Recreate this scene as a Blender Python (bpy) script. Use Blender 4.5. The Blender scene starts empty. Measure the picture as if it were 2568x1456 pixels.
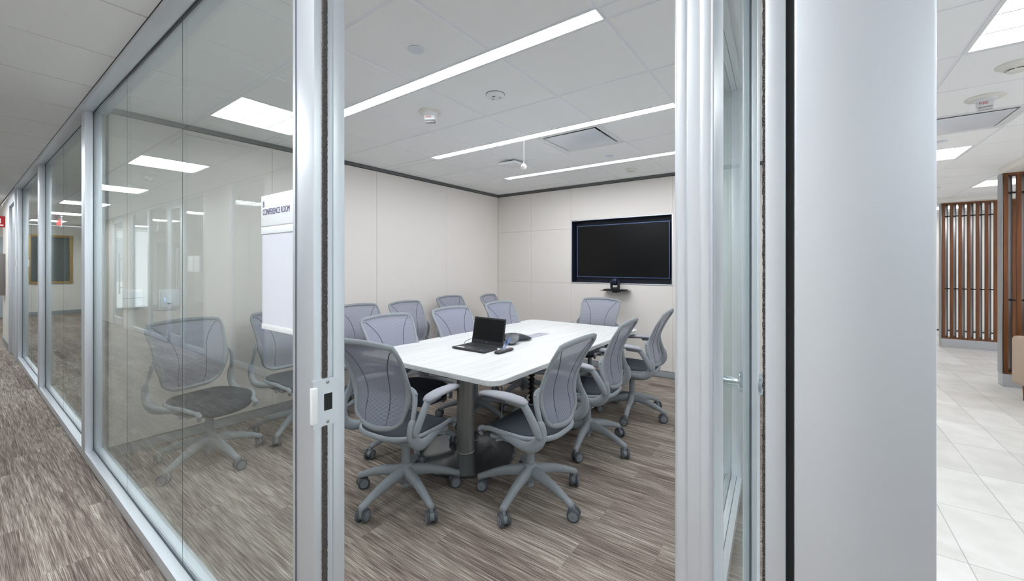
import bpy, bmesh, math, random
from mathutils import Vector, Matrix
random.seed(7)
PI = math.pi
S = bpy.context.scene
COL = S.collection

# ------------------------------------------------------------------ camera
F_PX, CU, HV, EYE = 1022.0, 1284.0, 665.0, 1.38
cam = bpy.data.cameras.new('camera'); camo = bpy.data.objects.new('camera', cam); COL.objects.link(camo)
camo.location = (0, 0, EYE)
camo.rotation_euler = (PI/2, 0, -math.atan2(.808, .588))
cam.sensor_width = 36; cam.lens = 36*F_PX/2568.0
cam.shift_y = -(728-HV)/2568.0
cam.clip_start = .01; cam.clip_end = 100
S.camera = camo
# ------------------------------------------------------------------ world, exposure
w = bpy.data.worlds.new('world'); S.world = w; w.use_nodes = True
w.node_tree.nodes['Background'].inputs[0].default_value = (.9, .93, 1, 1)
w.node_tree.nodes['Background'].inputs[1].default_value = 1.7
S.view_settings.view_transform = 'Standard'
S.view_settings.look = 'None'
S.view_settings.gamma = 1
S.view_settings.exposure = 0.12
S.view_settings.use_curve_mapping = False
S.cycles.max_bounces = 12; S.cycles.diffuse_bounces = 7; S.cycles.glossy_bounces = 5
S.cycles.transparent_max_bounces = 24; S.cycles.transmission_bounces = 6
S.cycles.use_denoising = True
E_LINE, E_TROF, E_LOB, E_OPP = 37.0, 27.0, 15.0, 8.0      # strengths of the ceiling lamps

# ------------------------------------------------------------------ materials
def srgb(c):
    return tuple(((x/255)/12.92 if x/255 <= .04045 else ((x/255+.055)/1.055)**2.4) for x in c)
MATS = {}
def mat(name, rgb, rough=.5, metal=0., spec=.5, bump=0., bscale=200., var=0., emit=0., alpha=1., coat=0., trans=0.):
    if name in MATS: return MATS[name]
    m = bpy.data.materials.new(name); m.use_nodes = True
    nt = m.node_tree; N = nt.nodes; L = nt.links
    p = N['Principled BSDF']; c = srgb(rgb)
    p.inputs['Base Color'].default_value = (*c, 1)
    p.inputs['Roughness'].default_value = rough; p.inputs['Metallic'].default_value = metal
    p.inputs['Specular IOR Level'].default_value = spec
    p.inputs['Coat Weight'].default_value = coat
    p.inputs['Transmission Weight'].default_value = trans
    if emit: 
        p.inputs['Emission Color'].default_value = (*c, 1); p.inputs['Emission Strength'].default_value = emit
    tc = N.new('ShaderNodeTexCoord')
    if bump or var:
        n = N.new('ShaderNodeTexNoise'); n.inputs['Scale'].default_value = bscale; n.inputs['Detail'].default_value = 3
        L.new(tc.outputs['Object'], n.inputs['Vector'])
    if var:
        mx = N.new('ShaderNodeMixRGB'); mx.blend_type = 'MULTIPLY'; mx.inputs[0].default_value = 1
        mr = N.new('ShaderNodeMapRange'); mr.inputs[3].default_value = 1-var; mr.inputs[4].default_value = 1+var*.6
        L.new(n.outputs['Fac'], mr.inputs[0]); mx.inputs[1].default_value = (*c, 1); L.new(mr.outputs[0], mx.inputs[2])
        L.new(mx.outputs[0], p.inputs['Base Color'])
    if bump:
        b = N.new('ShaderNodeBump'); b.inputs['Strength'].default_value = bump; b.inputs['Distance'].default_value = .002
        L.new(n.outputs['Fac'], b.inputs['Height']); L.new(b.outputs[0], p.inputs['Normal'])
    MATS[name] = m; return m
def nmath(nt, op, a, b=None, c=None):
    n = nt.nodes.new('ShaderNodeMath'); n.operation = op
    for i, v in enumerate((a, b, c)):
        if v is None: continue
        if isinstance(v, (int, float)): n.inputs[i].default_value = v
        else: nt.links.new(v, n.inputs[i])
    return n.outputs[0]
def glass_mat(name, tint, r0):
    """clear flat glass: Schlick reflection over straight-through transmission"""
    m = bpy.data.materials.new(name); m.use_nodes = True; nt = m.node_tree; N = nt.nodes; L = nt.links
    N.remove(N['Principled BSDF']); out = N['Material Output']
    g = N.new('ShaderNodeNewGeometry')
    dp = N.new('ShaderNodeVectorMath'); dp.operation = 'DOT_PRODUCT'
    L.new(g.outputs['Incoming'], dp.inputs[0]); L.new(g.outputs['Normal'], dp.inputs[1])
    c = nmath(nt, 'ABSOLUTE', dp.outputs['Value'])
    k = nmath(nt, 'POWER', nmath(nt, 'SUBTRACT', 1, c), 5)
    fr = nmath(nt, 'ADD', nmath(nt, 'MULTIPLY', k, 1-r0), r0)
    t = N.new('ShaderNodeBsdfTransparent'); t.inputs[0].default_value = (*tint, 1)
    gl = N.new('ShaderNodeBsdfGlossy'); gl.inputs['Roughness'].default_value = 0.0; gl.inputs[0].default_value = (.93, .975, .968, 1)
    mx = N.new('ShaderNodeMixShader'); L.new(fr, mx.inputs[0]); L.new(t.outputs[0], mx.inputs[1]); L.new(gl.outputs[0], mx.inputs[2])
    L.new(mx.outputs[0], out.inputs[0]); return m
def emis(name, rgb, s):
    m = bpy.data.materials.new(name); m.use_nodes = True; nt = m.node_tree
    nt.nodes.remove(nt.nodes['Principled BSDF'])
    e = nt.nodes.new('ShaderNodeEmission'); e.inputs[0].default_value = (*rgb, 1); e.inputs[1].default_value = s
    nt.links.new(e.outputs[0], nt.nodes['Material Output'].inputs[0]); return m

M = {}
M['glass'] = glass_mat('clear_glass', (.966, .986, .980), .045)
M['alu'] = mat('anodised_aluminium', (217, 222, 229), .38, .6, var=.02, bscale=3)
M['alu_dark'] = mat('shadow_gap_grey', (110, 116, 122), .5, .3)
M['gasket'] = mat('gasket_grey', (70, 78, 88), .6)
M['gasket_black'] = mat('gasket_black', (22, 24, 27), .7)
M['wall'] = mat('cream_wall_panel', (223, 218, 213), .55, bump=.03, bscale=600)
M['wall_plain'] = mat('painted_wall', (232, 230, 225), .7, bump=.05, bscale=400)
M['seam'] = mat('panel_seam', (120, 116, 112), .7)
M['tile_c'] = mat('ceiling_tile', (247, 248, 249), .9, bump=.25, bscale=900, var=.03)
M['tbar'] = mat('ceiling_bar', (240, 242, 248), .55)
M['plenum'] = mat('dark_gap', (105, 107, 108), .8)
M['base'] = mat('grey_baseboard', (150, 156, 162), .5)
M['white'] = mat('white_plastic', (232, 234, 236), .35)
M['whitew'] = mat('warm_white_plastic', (228, 226, 220), .4)
M['black'] = mat('black_plastic', (20, 21, 24), .45)
M['blackm'] = mat('black_matte', (12, 13, 15), .7)
M['navy'] = mat('recess_navy', (22, 30, 48), .5)
M['red'] = mat('red_print', (190, 40, 40), .5)
M['redp'] = mat('red_paint', (165, 20, 30), .35)
M['chair'] = mat('chair_grey', (138, 144, 150), .58, spec=.3, bump=.06, bscale=900)
M['chair_l'] = mat('arm_pad_grey', (150, 152, 160), .68, spec=.25, bump=.05, bscale=900)
M['chair_d'] = mat('caster_tread', (72, 77, 83), .55)
M['caster'] = mat('caster_grey', (120, 126, 133), .4)
M['seatf'] = mat('seat_fabric', (40, 48, 57), .85, bump=.3, bscale=1500)
M['seamd'] = mat('mesh_seam', (72, 76, 90), .7)
M['chrome'] = mat('satin_chrome', (205, 212, 218), .18, 1)
M['steel'] = mat('brushed_steel', (158, 160, 158), .42, .85, bump=.05, bscale=300)
M['steel_b'] = mat('polished_base_plate', (120, 124, 125), .17, .75)
M['screen'] = mat('display_glass', (5, 5, 6), .28, spec=.3)
M['bezel'] = mat('display_bezel', (95, 115, 160), .3, .6)
M['lap'] = mat('laptop_dark', (38, 39, 43), .45)
M['lapscreen'] = mat('laptop_screen', (7, 8, 9), .4, spec=.25)
M['keys'] = mat('laptop_keys', (16, 17, 20), .5)
M['blue'] = mat('blue_cable', (60, 110, 190), .45)
M['phone'] = mat('conference_phone_grey', (66, 71, 80), .35)
M['hatch'] = mat('hatch_lilac', (196, 198, 214), .3, .5)
M['gold'] = mat('gold_frame', (170, 140, 80), .4, .4)
M['board'] = mat('board_grey', (74, 82, 84), .3)
M['beige'] = mat('beige_leather', (176, 158, 142), .5)
M['signw'] = mat('sign_white', (236, 240, 243), .45)
M['paper'] = mat('sign_paper', (226, 229, 240), .3)
M['signtext'] = mat('sign_text', (88, 80, 122), .5)
M['silver'] = mat('silver_slat', (165, 167, 172), .3, .9)
M['exit'] = emis('exit_red', (1, .05, .06), 3.0)
M['blue_led'] = emis('blue_led', (.2, .3, 1), 6)
M['lens_line'] = emis('lens_linear', (.945, .965, 1), E_LINE)
M['lens_trof'] = emis('lens_troffer', (.93, .975, 1), E_TROF)
M['lens_lob'] = emis('lens_lobby', (1, .975, .96), E_LOB)
M['lens_opp'] = emis('lens_office', (1, 1, 1), E_OPP)

def position_nodes(nt):
    g = nt.nodes.new('ShaderNodeNewGeometry'); s = nt.nodes.new('ShaderNodeSeparateXYZ'); nt.links.new(g.outputs['Position'], s.inputs[0])
    return s.outputs
def combine(nt, x, y, z=0.):
    c = nt.nodes.new('ShaderNodeCombineXYZ')
    for i, v in enumerate((x, y, z)):
        if isinstance(v, (int, float)): c.inputs[i].default_value = v
        else: nt.links.new(v, c.inputs[i])
    return c.outputs[0]
def noise(nt, vec, scale, detail=2):
    n = nt.nodes.new('ShaderNodeTexNoise'); n.inputs['Scale'].default_value = scale; n.inputs['Detail'].default_value = detail
    nt.links.new(vec, n.inputs['Vector']); return n.outputs['Fac']
def ramp(nt, fac, stops):
    r = nt.nodes.new('ShaderNodeValToRGB'); nt.links.new(fac, r.inputs[0])
    e = r.color_ramp.elements
    while len(e) < len(stops): e.new(.5)
    for k, (p, c) in zip(e, stops): k.position = p; k.color = (*srgb(c), 1)
    return r.outputs[0]
def carpet():
    m = bpy.data.materials.new('striped_carpet_planks'); m.use_nodes = True; nt = m.node_tree; L = nt.links; N = nt.nodes
    x, y, z = position_nodes(nt)
    br = N.new('ShaderNodeTexBrick'); br.offset = .37; br.offset_frequency = 2
    L.new(combine(nt, y, x), br.inputs['Vector'])
    br.inputs['Color1'].default_value = (0, 0, 0, 1); br.inputs['Color2'].default_value = (1, 1, 1, 1)
    br.inputs['Scale'].default_value = 1; br.inputs['Mortar Size'].default_value = 0
    br.inputs['Brick Width'].default_value = .92; br.inputs['Row Height'].default_value = .23
    bw = N.new('ShaderNodeRGBToBW'); L.new(br.outputs['Color'], bw.inputs[0]); tone = bw.outputs[0]
    # streaks run along Y and shift from plank to plank
    off = nmath(nt, 'MULTIPLY', tone, 31.7)
    yo = nmath(nt, 'ADD', y, off)
    s1 = noise(nt, combine(nt, nmath(nt, 'MULTIPLY', x, 90), nmath(nt, 'MULTIPLY', yo, 2.6), off), 1, 2)
    s2 = noise(nt, combine(nt, nmath(nt, 'MULTIPLY', x, 230), nmath(nt, 'MULTIPLY', yo, 7), off), 1, 1)
    s3 = noise(nt, combine(nt, nmath(nt, 'MULTIPLY', x, 8), nmath(nt, 'MULTIPLY', yo, .7), off), 1, 1)
    grain = noise(nt, combine(nt, nmath(nt, 'MULTIPLY', x, 420), nmath(nt, 'MULTIPLY', y, 260)), 1, 1)
    rib = nmath(nt, 'SINE', nmath(nt, 'MULTIPLY', x, 2*PI/.0052))
    v = nmath(nt, 'MULTIPLY', s1, .55)
    v = nmath(nt, 'ADD', v, nmath(nt, 'MULTIPLY', s2, .75))
    v = nmath(nt, 'ADD', v, nmath(nt, 'MULTIPLY', s3, .34))
    v = nmath(nt, 'ADD', v, nmath(nt, 'MULTIPLY', grain, .55))
    v = nmath(nt, 'ADD', v, nmath(nt, 'MULTIPLY', tone, .10))
    v = nmath(nt, 'ADD', v, nmath(nt, 'MULTIPLY', rib, .05))
    v = nmath(nt, 'SUBTRACT', v, .64)
    col = ramp(nt, v, [(.20, (84, 75, 70)), (.40, (116, 105, 98)), (.54, (141, 130, 122)), (.66, (164, 155, 146)), (.84, (202, 196, 187))])
    p = N['Principled BSDF']; L.new(col, p.inputs['Base Color']); p.inputs['Roughness'].default_value = .95; p.inputs['Specular IOR Level'].default_value = .15
    b = N.new('ShaderNodeBump'); b.inputs['Strength'].default_value = .35; b.inputs['Distance'].default_value = .002
    L.new(nmath(nt, 'ADD', grain, nmath(nt, 'MULTIPLY', rib, .4)), b.inputs['Height']); L.new(b.outputs[0], p.inputs['Normal'])
    return m
def stone():
    m = bpy.data.materials.new('pale_stone_planks'); m.use_nodes = True; nt = m.node_tree; L = nt.links; N = nt.nodes
    x, y, z = position_nodes(nt)
    br = N.new('ShaderNodeTexBrick'); br.offset = .33; br.offset_frequency = 1
    L.new(combine(nt, nmath(nt, 'ADD', y, 10.1), nmath(nt, 'SUBTRACT', x, .33)), br.inputs['Vector'])
    br.inputs['Color1'].default_value = (*srgb((222, 222, 220)), 1); br.inputs['Color2'].default_value = (*srgb((236, 237, 236)), 1)
    br.inputs['Mortar'].default_value = (*srgb((176, 178, 180)), 1)
    br.inputs['Scale'].default_value = 1; br.inputs['Mortar Size'].default_value = .0022; br.inputs['Mortar Smooth'].default_value = .1
    br.inputs['Brick Width'].default_value = .30; br.inputs['Row Height'].default_value = .61
    n = noise(nt, combine(nt, x, y), 5, 6)
    mx = N.new('ShaderNodeMixRGB'); mx.blend_type = 'MULTIPLY'; mx.inputs[0].default_value = 1
    L.new(br.outputs['Color'], mx.inputs[1]); L.new(ramp(nt, n, [(.3, (238, 238, 236)), (.7, (255, 255, 255))]), mx.inputs[2])
    p = N['Principled BSDF']; L.new(mx.outputs[0], p.inputs['Base Color']); p.inputs['Roughness'].default_value = .38
    return m
def wood(name, a, b_, rough=.45, sc=1.):
    m = bpy.data.materials.new(name); m.use_nodes = True; nt = m.node_tree; L = nt.links; N = nt.nodes
    tc = N.new('ShaderNodeTexCoord'); mp = N.new('ShaderNodeMapping'); mp.inputs['Scale'].default_value = (14*sc, 14*sc, .9*sc)
    L.new(tc.outputs['Object'], mp.inputs[0]); f = noise(nt, mp.outputs[0], 2.2, 5)
    c = ramp(nt, f, [(.3, a), (.7, b_)])
    p = N['Principled BSDF']; L.new(c, p.inputs['Base Color']); p.inputs['Roughness'].default_value = rough
    return m
def laminate():
    m = bpy.data.materials.new('white_grained_laminate'); m.use_nodes = True; nt = m.node_tree; L = nt.links; N = nt.nodes
    x, y, z = position_nodes(nt)
    a = noise(nt, combine(nt, nmath(nt, 'MULTIPLY', x, 2.2), nmath(nt, 'MULTIPLY', y, 70), nmath(nt, 'MULTIPLY', z, 70)), 1, 4)
    c = ramp(nt, a, [(.3, (196, 197, 197)), (.5, (207, 209, 209)), (.7, (216, 218, 218))])
    p = N['Principled BSDF']; L.new(c, p.inputs['Base Color']); p.inputs['Roughness'].default_value = .42
    return m
def chair_mesh():
    m = bpy.data.materials.new('ribbed_chair_mesh'); m.use_nodes = True; nt = m.node_tree; L = nt.links; N = nt.nodes
    uv = N.new('ShaderNodeUVMap'); s = N.new('ShaderNodeSeparateXYZ'); L.new(uv.outputs[0], s.inputs[0])
    st = nmath(nt, 'SINE', nmath(nt, 'MULTIPLY', s.outputs[1], 2*PI/.0060))
    f = nmath(nt, 'ADD', nmath(nt, 'MULTIPLY', st, .5), .5)
    c = ramp(nt, f, [(.1, (106, 109, 124)), (.8, (150, 153, 169))])
    p = N['Principled BSDF']; L.new(c, p.inputs['Base Color']); p.inputs['Roughness'].default_value = .6
    t = N.new('ShaderNodeBsdfTransparent'); mx = N.new('ShaderNodeMixShader')
    a = nmath(nt, 'ADD', nmath(nt, 'MULTIPLY', f, .12), .81)
    L.new(a, mx.inputs[0]); L.new(t.outputs[0], mx.inputs[1]); L.new(p.outputs[0], mx.inputs[2])
    L.new(mx.outputs[0], N['Material Output'].inputs[0]); return m
def brush_mat():
    m = bpy.data.materials.new('pile_weather_strip'); m.use_nodes = True; nt = m.node_tree; L = nt.links; N = nt.nodes
    tc = N.new('ShaderNodeTexCoord'); f = noise(nt, tc.outputs['Object'], 900, 2)
    c = ramp(nt, f, [(.35, (28, 26, 26)), (.52, (84, 80, 78)), (.7, (150, 146, 142))])
    p = N['Principled BSDF']; L.new(c, p.inputs['Base Color']); p.inputs['Roughness'].default_value = .9
    b = N.new('ShaderNodeBump'); b.inputs['Strength'].default_value = 1; b.inputs['Distance'].default_value = .004; L.new(f, b.inputs['Height']); L.new(b.outputs[0], p.inputs['Normal'])
    return m
def added_shade_mat():  # translucent cloth for the added office windows, lets some sky light through
    m = bpy.data.materials.new('roller_shade_fabric'); m.use_nodes = True; nt = m.node_tree; N = nt.nodes; N.remove(N['Principled BSDF'])
    d = N.new('ShaderNodeBsdfDiffuse'); d.inputs[0].default_value = (.5, .49, .47, 1); t = N.new('ShaderNodeBsdfTranslucent'); t.inputs[0].default_value = (.75, .74, .70, 1)
    mx = N.new('ShaderNodeMixShader'); mx.inputs[0].default_value = .04; nt.links.new(d.outputs[0], mx.inputs[1]); nt.links.new(t.outputs[0], mx.inputs[2]); nt.links.new(mx.outputs[0], N['Material Output'].inputs[0]); return m
M['carpet'] = carpet(); M['stone'] = stone(); M['laminate'] = laminate(); M['mesh'] = chair_mesh(); M['brush'] = brush_mat()
M['walnut'] = wood('walnut_slat', (92, 54, 26), (132, 80, 42))

# ------------------------------------------------------------------ mesh helpers
class MB:
    def __init__(s): s.bm = bmesh.new()
    def box(s, x0, x1, y0, y1, z0, z1, bev=0., seg=2):
        t = bmesh.new(); bmesh.ops.create_cube(t, size=1)
        bmesh.ops.scale(t, vec=(abs(x1-x0), abs(y1-y0), abs(z1-z0)), verts=t.verts)
        bmesh.ops.translate(t, vec=((x0+x1)/2, (y0+y1)/2, (z0+z1)/2), verts=t.verts)
        if bev: bmesh.ops.bevel(t, geom=t.edges[:], offset=bev, segments=seg, affect='EDGES', profile=.6)
        return s.add(t)
    def add(s, t, mtx=None):
        if mtx is not None: bmesh.ops.transform(t, matrix=mtx, verts=t.verts)
        mp = {}
        for v in t.verts: mp[v] = s.bm.verts.new(v.co)
        for f in t.faces:
            try: s.bm.faces.new([mp[v] for v in f.verts])
            except ValueError: pass
        t.free(); return s
    def rings(s, rings, closed=False, cap=True):
        bm = s.bm; R = [[bm.verts.new(p) for p in r] for r in rings]; n = len(R[0]); m = len(R)
        for i in range(m if closed else m-1):
            a = R[i]; b = R[(i+1) % m]
            for j in range(n):
                try: bm.faces.new((a[j], a[(j+1) % n], b[(j+1) % n], b[j]))
                except ValueError: pass
        if cap and not closed:
            for r in (R[0][::-1], R[-1]):
                try: bm.faces.new(r)
                except ValueError: pass
        return s
    def lathe(s, prof, c=(0, 0, 0), seg=32, axis='z'):
        rr = []
        for r, h in prof:
            ring = []
            for k in range(seg):
                a = 2*PI*k/seg; p = (r*math.cos(a), r*math.sin(a), h)
                if axis == 'x': p = (h, p[0], p[1])
                if axis == 'y': p = (p[1], h, p[0])
                ring.append((p[0]+c[0], p[1]+c[1], p[2]+c[2]))
            rr.append(ring)
        return s.rings(rr)
    def sweep(s, pts, rad, seg=12, up=(0, 0, 1), flat=1., closed=False, sub=0, rounded=True):
        """tube along pts; rad number or list; flat scales the binormal (up-ish) direction"""
        P = [Vector(p) for p in pts]
        Rr = [rad]*len(P) if isinstance(rad, (int, float)) else list(rad)
        Fl = [flat]*len(P) if isinstance(flat, (int, float)) else list(flat)
        if sub: P, Rr, Fl = smooth_path(P, Rr, Fl, sub, closed)
        n = len(P); rings = []; up = Vector(up)
        for i in range(n):
            a = P[(i-1) % n] if (closed or i > 0) else P[i]; b = P[(i+1) % n] if (closed or i < n-1) else P[i]
            t = (b-a).normalized(); side = t.cross(up)
            if side.length < 1e-4: side = t.cross(Vector((1, 0, 0)))
            side.normalize(); bn = side.cross(t).normalized()
            ring = []
            for k in range(seg):
                an = 2*PI*k/seg; ring.append(P[i]+side*(math.cos(an)*Rr[i])+bn*(math.sin(an)*Rr[i]*Fl[i]))
            rings.append(ring)
        if rounded and not closed:
            def cap(ring, c, t, r):
                out = []
                for q in (.5, .85): 
                    k = math.cos(math.asin(q)); out.append([c+(p-c)*k+t*(r*q) for p in ring])
                out.append([c+(p-c)*.2+t*r for p in ring])
                return out
            t0 = (P[0]-P[1]).normalized(); t1 = (P[-1]-P[-2]).normalized()
            rings = cap(rings[0], P[0], t0, Rr[0]*min(1, Fl[0]))[::-1] + rings + cap(rings[-1], P[-1], t1, Rr[-1]*min(1, Fl[-1]))
        return s.rings(rings, closed)
    def prism(s, poly, z0, z1, bev=0.):
        t = bmesh.new(); vs = [t.verts.new((x, y, z0)) for x, y in poly]; f = t.faces.new(vs)
        r = bmesh.ops.extrude_face_region(t, geom=[f]); bmesh.ops.translate(t, vec=(0, 0, z1-z0), verts=[v for v in r['geom'] if isinstance(v, bmesh.types.BMVert)])
        if bev:
            ed = [e for e in t.edges if abs(e.verts[0].co.z-e.verts[1].co.z) < 1e-6]
            bmesh.ops.bevel(t, geom=ed, offset=bev, segments=2, affect='EDGES')
        return s.add(t)
    def surf(s, fn, nu, nv, uvfn=None):
        bm = s.bm; V = [[bm.verts.new(fn(i/nu, j/nv)) for j in range(nv+1)] for i in range(nu+1)]
        uvl = bm.loops.layers.uv.verify() if uvfn else None
        for i in range(nu):
            for j in range(nv):
                f = bm.faces.new((V[i][j], V[i+1][j], V[i+1][j+1], V[i][j+1]))
                if uvl:
                    for lp, (a, b) in zip(f.loops, ((i, j), (i+1, j), (i+1, j+1), (i, j+1))): lp[uvl].uv = uvfn(a/nu, b/nv)
        return s
    def data(s, name, m, angle=40):
        bm = s.bm; bmesh.ops.recalc_face_normals(bm, faces=bm.faces)
        lim = math.radians(angle)
        for f in bm.faces: f.smooth = True
        for e in bm.edges:
            if len(e.link_faces) == 2: e.smooth = e.calc_face_angle(0) < lim
        me = bpy.data.meshes.new(name); bm.to_mesh(me); bm.free(); me.materials.append(m); return me
def smooth_path(P, R, Fl, sub, closed):
    n = len(P); oP, oR, oF = [], [], []
    rng = range(n if closed else n-1)
    for i in rng:
        g = lambda A, k: A[k % n] if closed else A[max(0, min(n-1, k))]
        p0, p1, p2, p3 = g(P, i-1), g(P, i), g(P, i+1), g(P, i+2)
        for q in range(sub):
            t = q/sub
            oP.append(.5*((2*p1)+(p2-p0)*t+(2*p0-5*p1+4*p2-p3)*t*t+(3*p1-p0-3*p2+p3)*t**3))
            oR.append(g(R, i)*(1-t)+g(R, i+1)*t); oF.append(g(Fl, i)*(1-t)+g(Fl, i+1)*t)
    if not closed: oP.append(P[-1]); oR.append(R[-1]); oF.append(Fl[-1])
    return oP, oR, oF
def tag(o, label=None, cat=None, group=None, kind=None):
    if label: o['label'] = label
    if cat: o['category'] = cat
    if group: o['group'] = group
    if kind: o['kind'] = kind
    return o
def obj(name, mb, m, parent=None, label=None, angle=40):
    me = mb.data(name, m, angle) if isinstance(mb, MB) else mb
    o = bpy.data.objects.new(name, me); COL.objects.link(o)
    if parent is not None: o.parent = parent
    if label: o['label'] = label
    return o
def thing(name, label, cat, loc=(0, 0, 0), rz=0., group=None, kind=None):
    o = bpy.data.objects.new(name, None); COL.objects.link(o); o.location = loc; o.rotation_euler = (0, 0, rz); o.empty_display_size = .1
    return tag(o, label, cat, group, kind)
def struct(name, mb, m, parent=None, label=None):
    o = obj(name, mb, m, parent, label)
    if parent is None: o['kind'] = 'structure'
    return o
def sempty(name, label=None):
    o = bpy.data.objects.new(name, None); COL.objects.link(o); o['kind'] = 'structure'
    if label: o['label'] = label
    return o
def text(name, body, size, m, parent, mtx, extrude=.0006, align='LEFT', label=None, sx=1.):
    cu = bpy.data.curves.new(name, 'FONT'); cu.body = body; cu.size = size; cu.extrude = extrude; cu.align_x = align
    o = bpy.data.objects.new(name, cu); COL.objects.link(o)
    dg = bpy.context.evaluated_depsgraph_get(); me = bpy.data.meshes.new_from_object(o.evaluated_get(dg)); bpy.data.objects.remove(o)
    me.transform(Matrix.Diagonal((sx, 1, 1, 1))); me.transform(mtx); me.materials.clear(); me.materials.append(m)
    o = bpy.data.objects.new(name, me); COL.objects.link(o)
    if parent is not None: o.parent = parent
    if label: o['label'] = label
    return o
def frame_mtx(origin, right, up):
    r = Vector(right).normalized(); u = Vector(up).normalized(); n = r.cross(u)
    m = Matrix((r, u, n)).transposed().to_4x4(); m.translation = Vector(origin); return m

# ------------------------------------------------------------------ setting: key planes (metres)
X0, XG, X1 = .545, .593, .645        # corridor glass wall: outer face, glass, inner face
ZC = 2.50                            # ceiling
RX, RY = 5.14, 4.02                  # conference room far corner
SY0, SY1 = -.098, .03                # side glass wall of the room
OX = -1.07                           # opposite wall of the corridor
ZH, ZB = 2.46, .08                   # head rail underside, base rail top

# floors
b = MB(); b.box(-3.6, RX+.1, -.098, 18, -.05, 0); b.box(-3.6, .56, -6, -.098, -.05, 0); struct('floor', b, M['carpet'])
b = MB(); b.box(.56, 14, -8, -.098, -.05, 0); struct('floor_lobby', b, M['stone'])

# ceilings of lay-in tiles, with cells left open where a fitting sits
def ceiling(name, xs, ys, skip=(), g=.0115, z=ZC, trim=None, tm='tbar'):
    b = MB()
    for i in range(len(xs)-1):
        for j in range(len(ys)-1):
            cx, cy = (xs[i]+xs[i+1])/2, (ys[j]+ys[j+1])/2
            if any(a[0] < cx < a[1] and a[2] < cy < a[3] for a in skip): continue
            x0, x1, y0, y1 = xs[i]+g, xs[i+1]-g, ys[j]+g, ys[j+1]-g
            if x1-x0 < .02 or y1-y0 < .02: continue
            b.box(x0, x1, y0, y1, z, z+.02)
    b.box(xs[0]-.10, xs[-1]+.12, ys[0]-.10, ys[-1]+.12, z+.12, z+.14)
    o = struct(name, b, M['tile_c'])
    t = MB(); h = .0125
    for x in xs: t.box(x-h, x+h, ys[0], ys[-1], z+.0035, z+.0085)
    for y in ys:
        segs = [(xs[0], xs[-1])]
        t.box(xs[0], xs[-1], y-h, y+h, z+.0037, z+.0087)
    struct(trim, t, M[tm])
LX = [(1.65, 1.75), (2.92, 3.02), (4.18, 4.28)]
yy = [.745-.61, .745, 1.345, 1.955, 2.565, 3.175, 3.785]
skip = [(a, c, .745, 3.175) for a, c in LX] + [(3.02, 3.60, 1.345, 1.955)]
ceiling('ceiling', [.66, 1.09, 1.65, 1.75, 2.36, 2.92, 3.02, 3.60, 4.18, 4.28, 4.87, RX-.02], [.04]+yy+[RY-.02], skip, trim='trim_1')
TY = [3.02+.002, 5.46+.02, 7.90, 10.34, 12.78, 15.22, .58, -1.86]
cys = [-4.90+.61*k+.04 for k in range(38)]
cys = [3.03+.61*k for k in range(-13, 24)]
skipc = [(-.55, .06, y, y+.6) for y in [3.03+.61*k for k in (0, 2, 4, 8, 12, 16, 20, -4, -8)]]
ceiling('ceiling_corridor', [OX, -.55, .06, X0-.02], cys, skipc, g=.0045, trim='trim_2', tm='seam')
lxs = [.56+.0+.1]+[.73+.61*k for k in range(1, 21)]
lxs = [.73+.61*k for k in range(0, 21)]
lys = [-7.975, -7.365, -6.755, -6.145, -5.535, -4.925, -4.315, -3.705, -3.095, -2.485, -1.875, -1.265, -.655, -.11]
skl = [(2.56, 3.17, -1.265, -.655), (.73, 1.34, -1.265, -.655), (5.61, 6.22, -1.265, -.655), (8.05, 8.66, -2.485, -1.875), (4.39, 5.0, -1.265, -.655),
       (4.39, 5.0, -3.705, -3.095), (8.66, 9.27, -.655, -.11), (8.05, 8.66, -4.925, -4.315), (11.1, 11.71, -2.485, -1.875), (11.1, 11.71, -4.925, -4.315)]
lxs = [.73, 1.34, 1.95, 2.56, 3.17, 3.78, 4.39, 5.0, 5.61, 6.22, 6.83, 7.44, 8.05, 8.66, 9.27, 9.88, 10.49, 11.1, 11.71, 12.32]
ceiling('ceiling_lobby', lxs, lys, skl, g=.010, trim='trim_3')
b = MB(); b.box(-3.6, OX-.07, -1, 18, ZC, ZC+.05); struct('ceiling_offices', b, M['tile_c'])

# conference room walls: panels with open joints
def panel_wall(name, along, fixed, thick, cuts, rows, z0=.1, z1=2.462, g=.0011, seam=True):
    """panels on the plane; along 'x' or 'y'; cuts per row"""
    b = MB()
    for (za, zb, cc) in rows:
        for a, c in cc:
            if along == 'x': b.box(a+g, c-g, fixed, fixed+thick, za+g, zb-g, .0012, 1)
            else: b.box(fixed, fixed+thick, a+g, c-g, za+g, zb-g, .0012, 1)
    return struct(name, b, M['wall'])
cx = [X1+.012, 1.747, 2.878, 3.997, RX]
panel_wall('wall_back', 'x', RY, .02, None, [(.085, 2.462, list(zip(cx[:-1], cx[1:])))])
b = MB(); b.box(.66, RX+.3, RY+.021, RY+.10, 0, 2.66); struct('wall_back_core', b, M['seam'])
TVY0, TVY1, TVZ0, TVZ1 = 1.335, 2.705, 1.141, 2.004
ya = [(3.376, RY), (2.71, 3.376)]
rows = [(.085, 1.131, ya+[(1.33, 2.71), (SY1, 1.33)]), (1.131, 1.897, ya+[(SY1, 1.33)]), (1.897, 2.462, ya+[(SY1, 1.33)])]
b = MB()
g = .0011
for za, zb, cc in rows:
    for a, c in cc: b.box(RX, RX+.02, a+g, c-g, za+g, zb-g, .0012, 1)
b.box(RX, RX+.02, 1.33+g, 2.71-g, 2.012, 2.462, .0012, 1)
struct('wall_right', b, M['wall'])
b = MB(); b.box(RX+.021, RX+.26, SY1, 1.33, 0, 2.66); b.box(RX+.021, RX+.26, 2.712, RY+.02, 0, 2.66)
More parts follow.
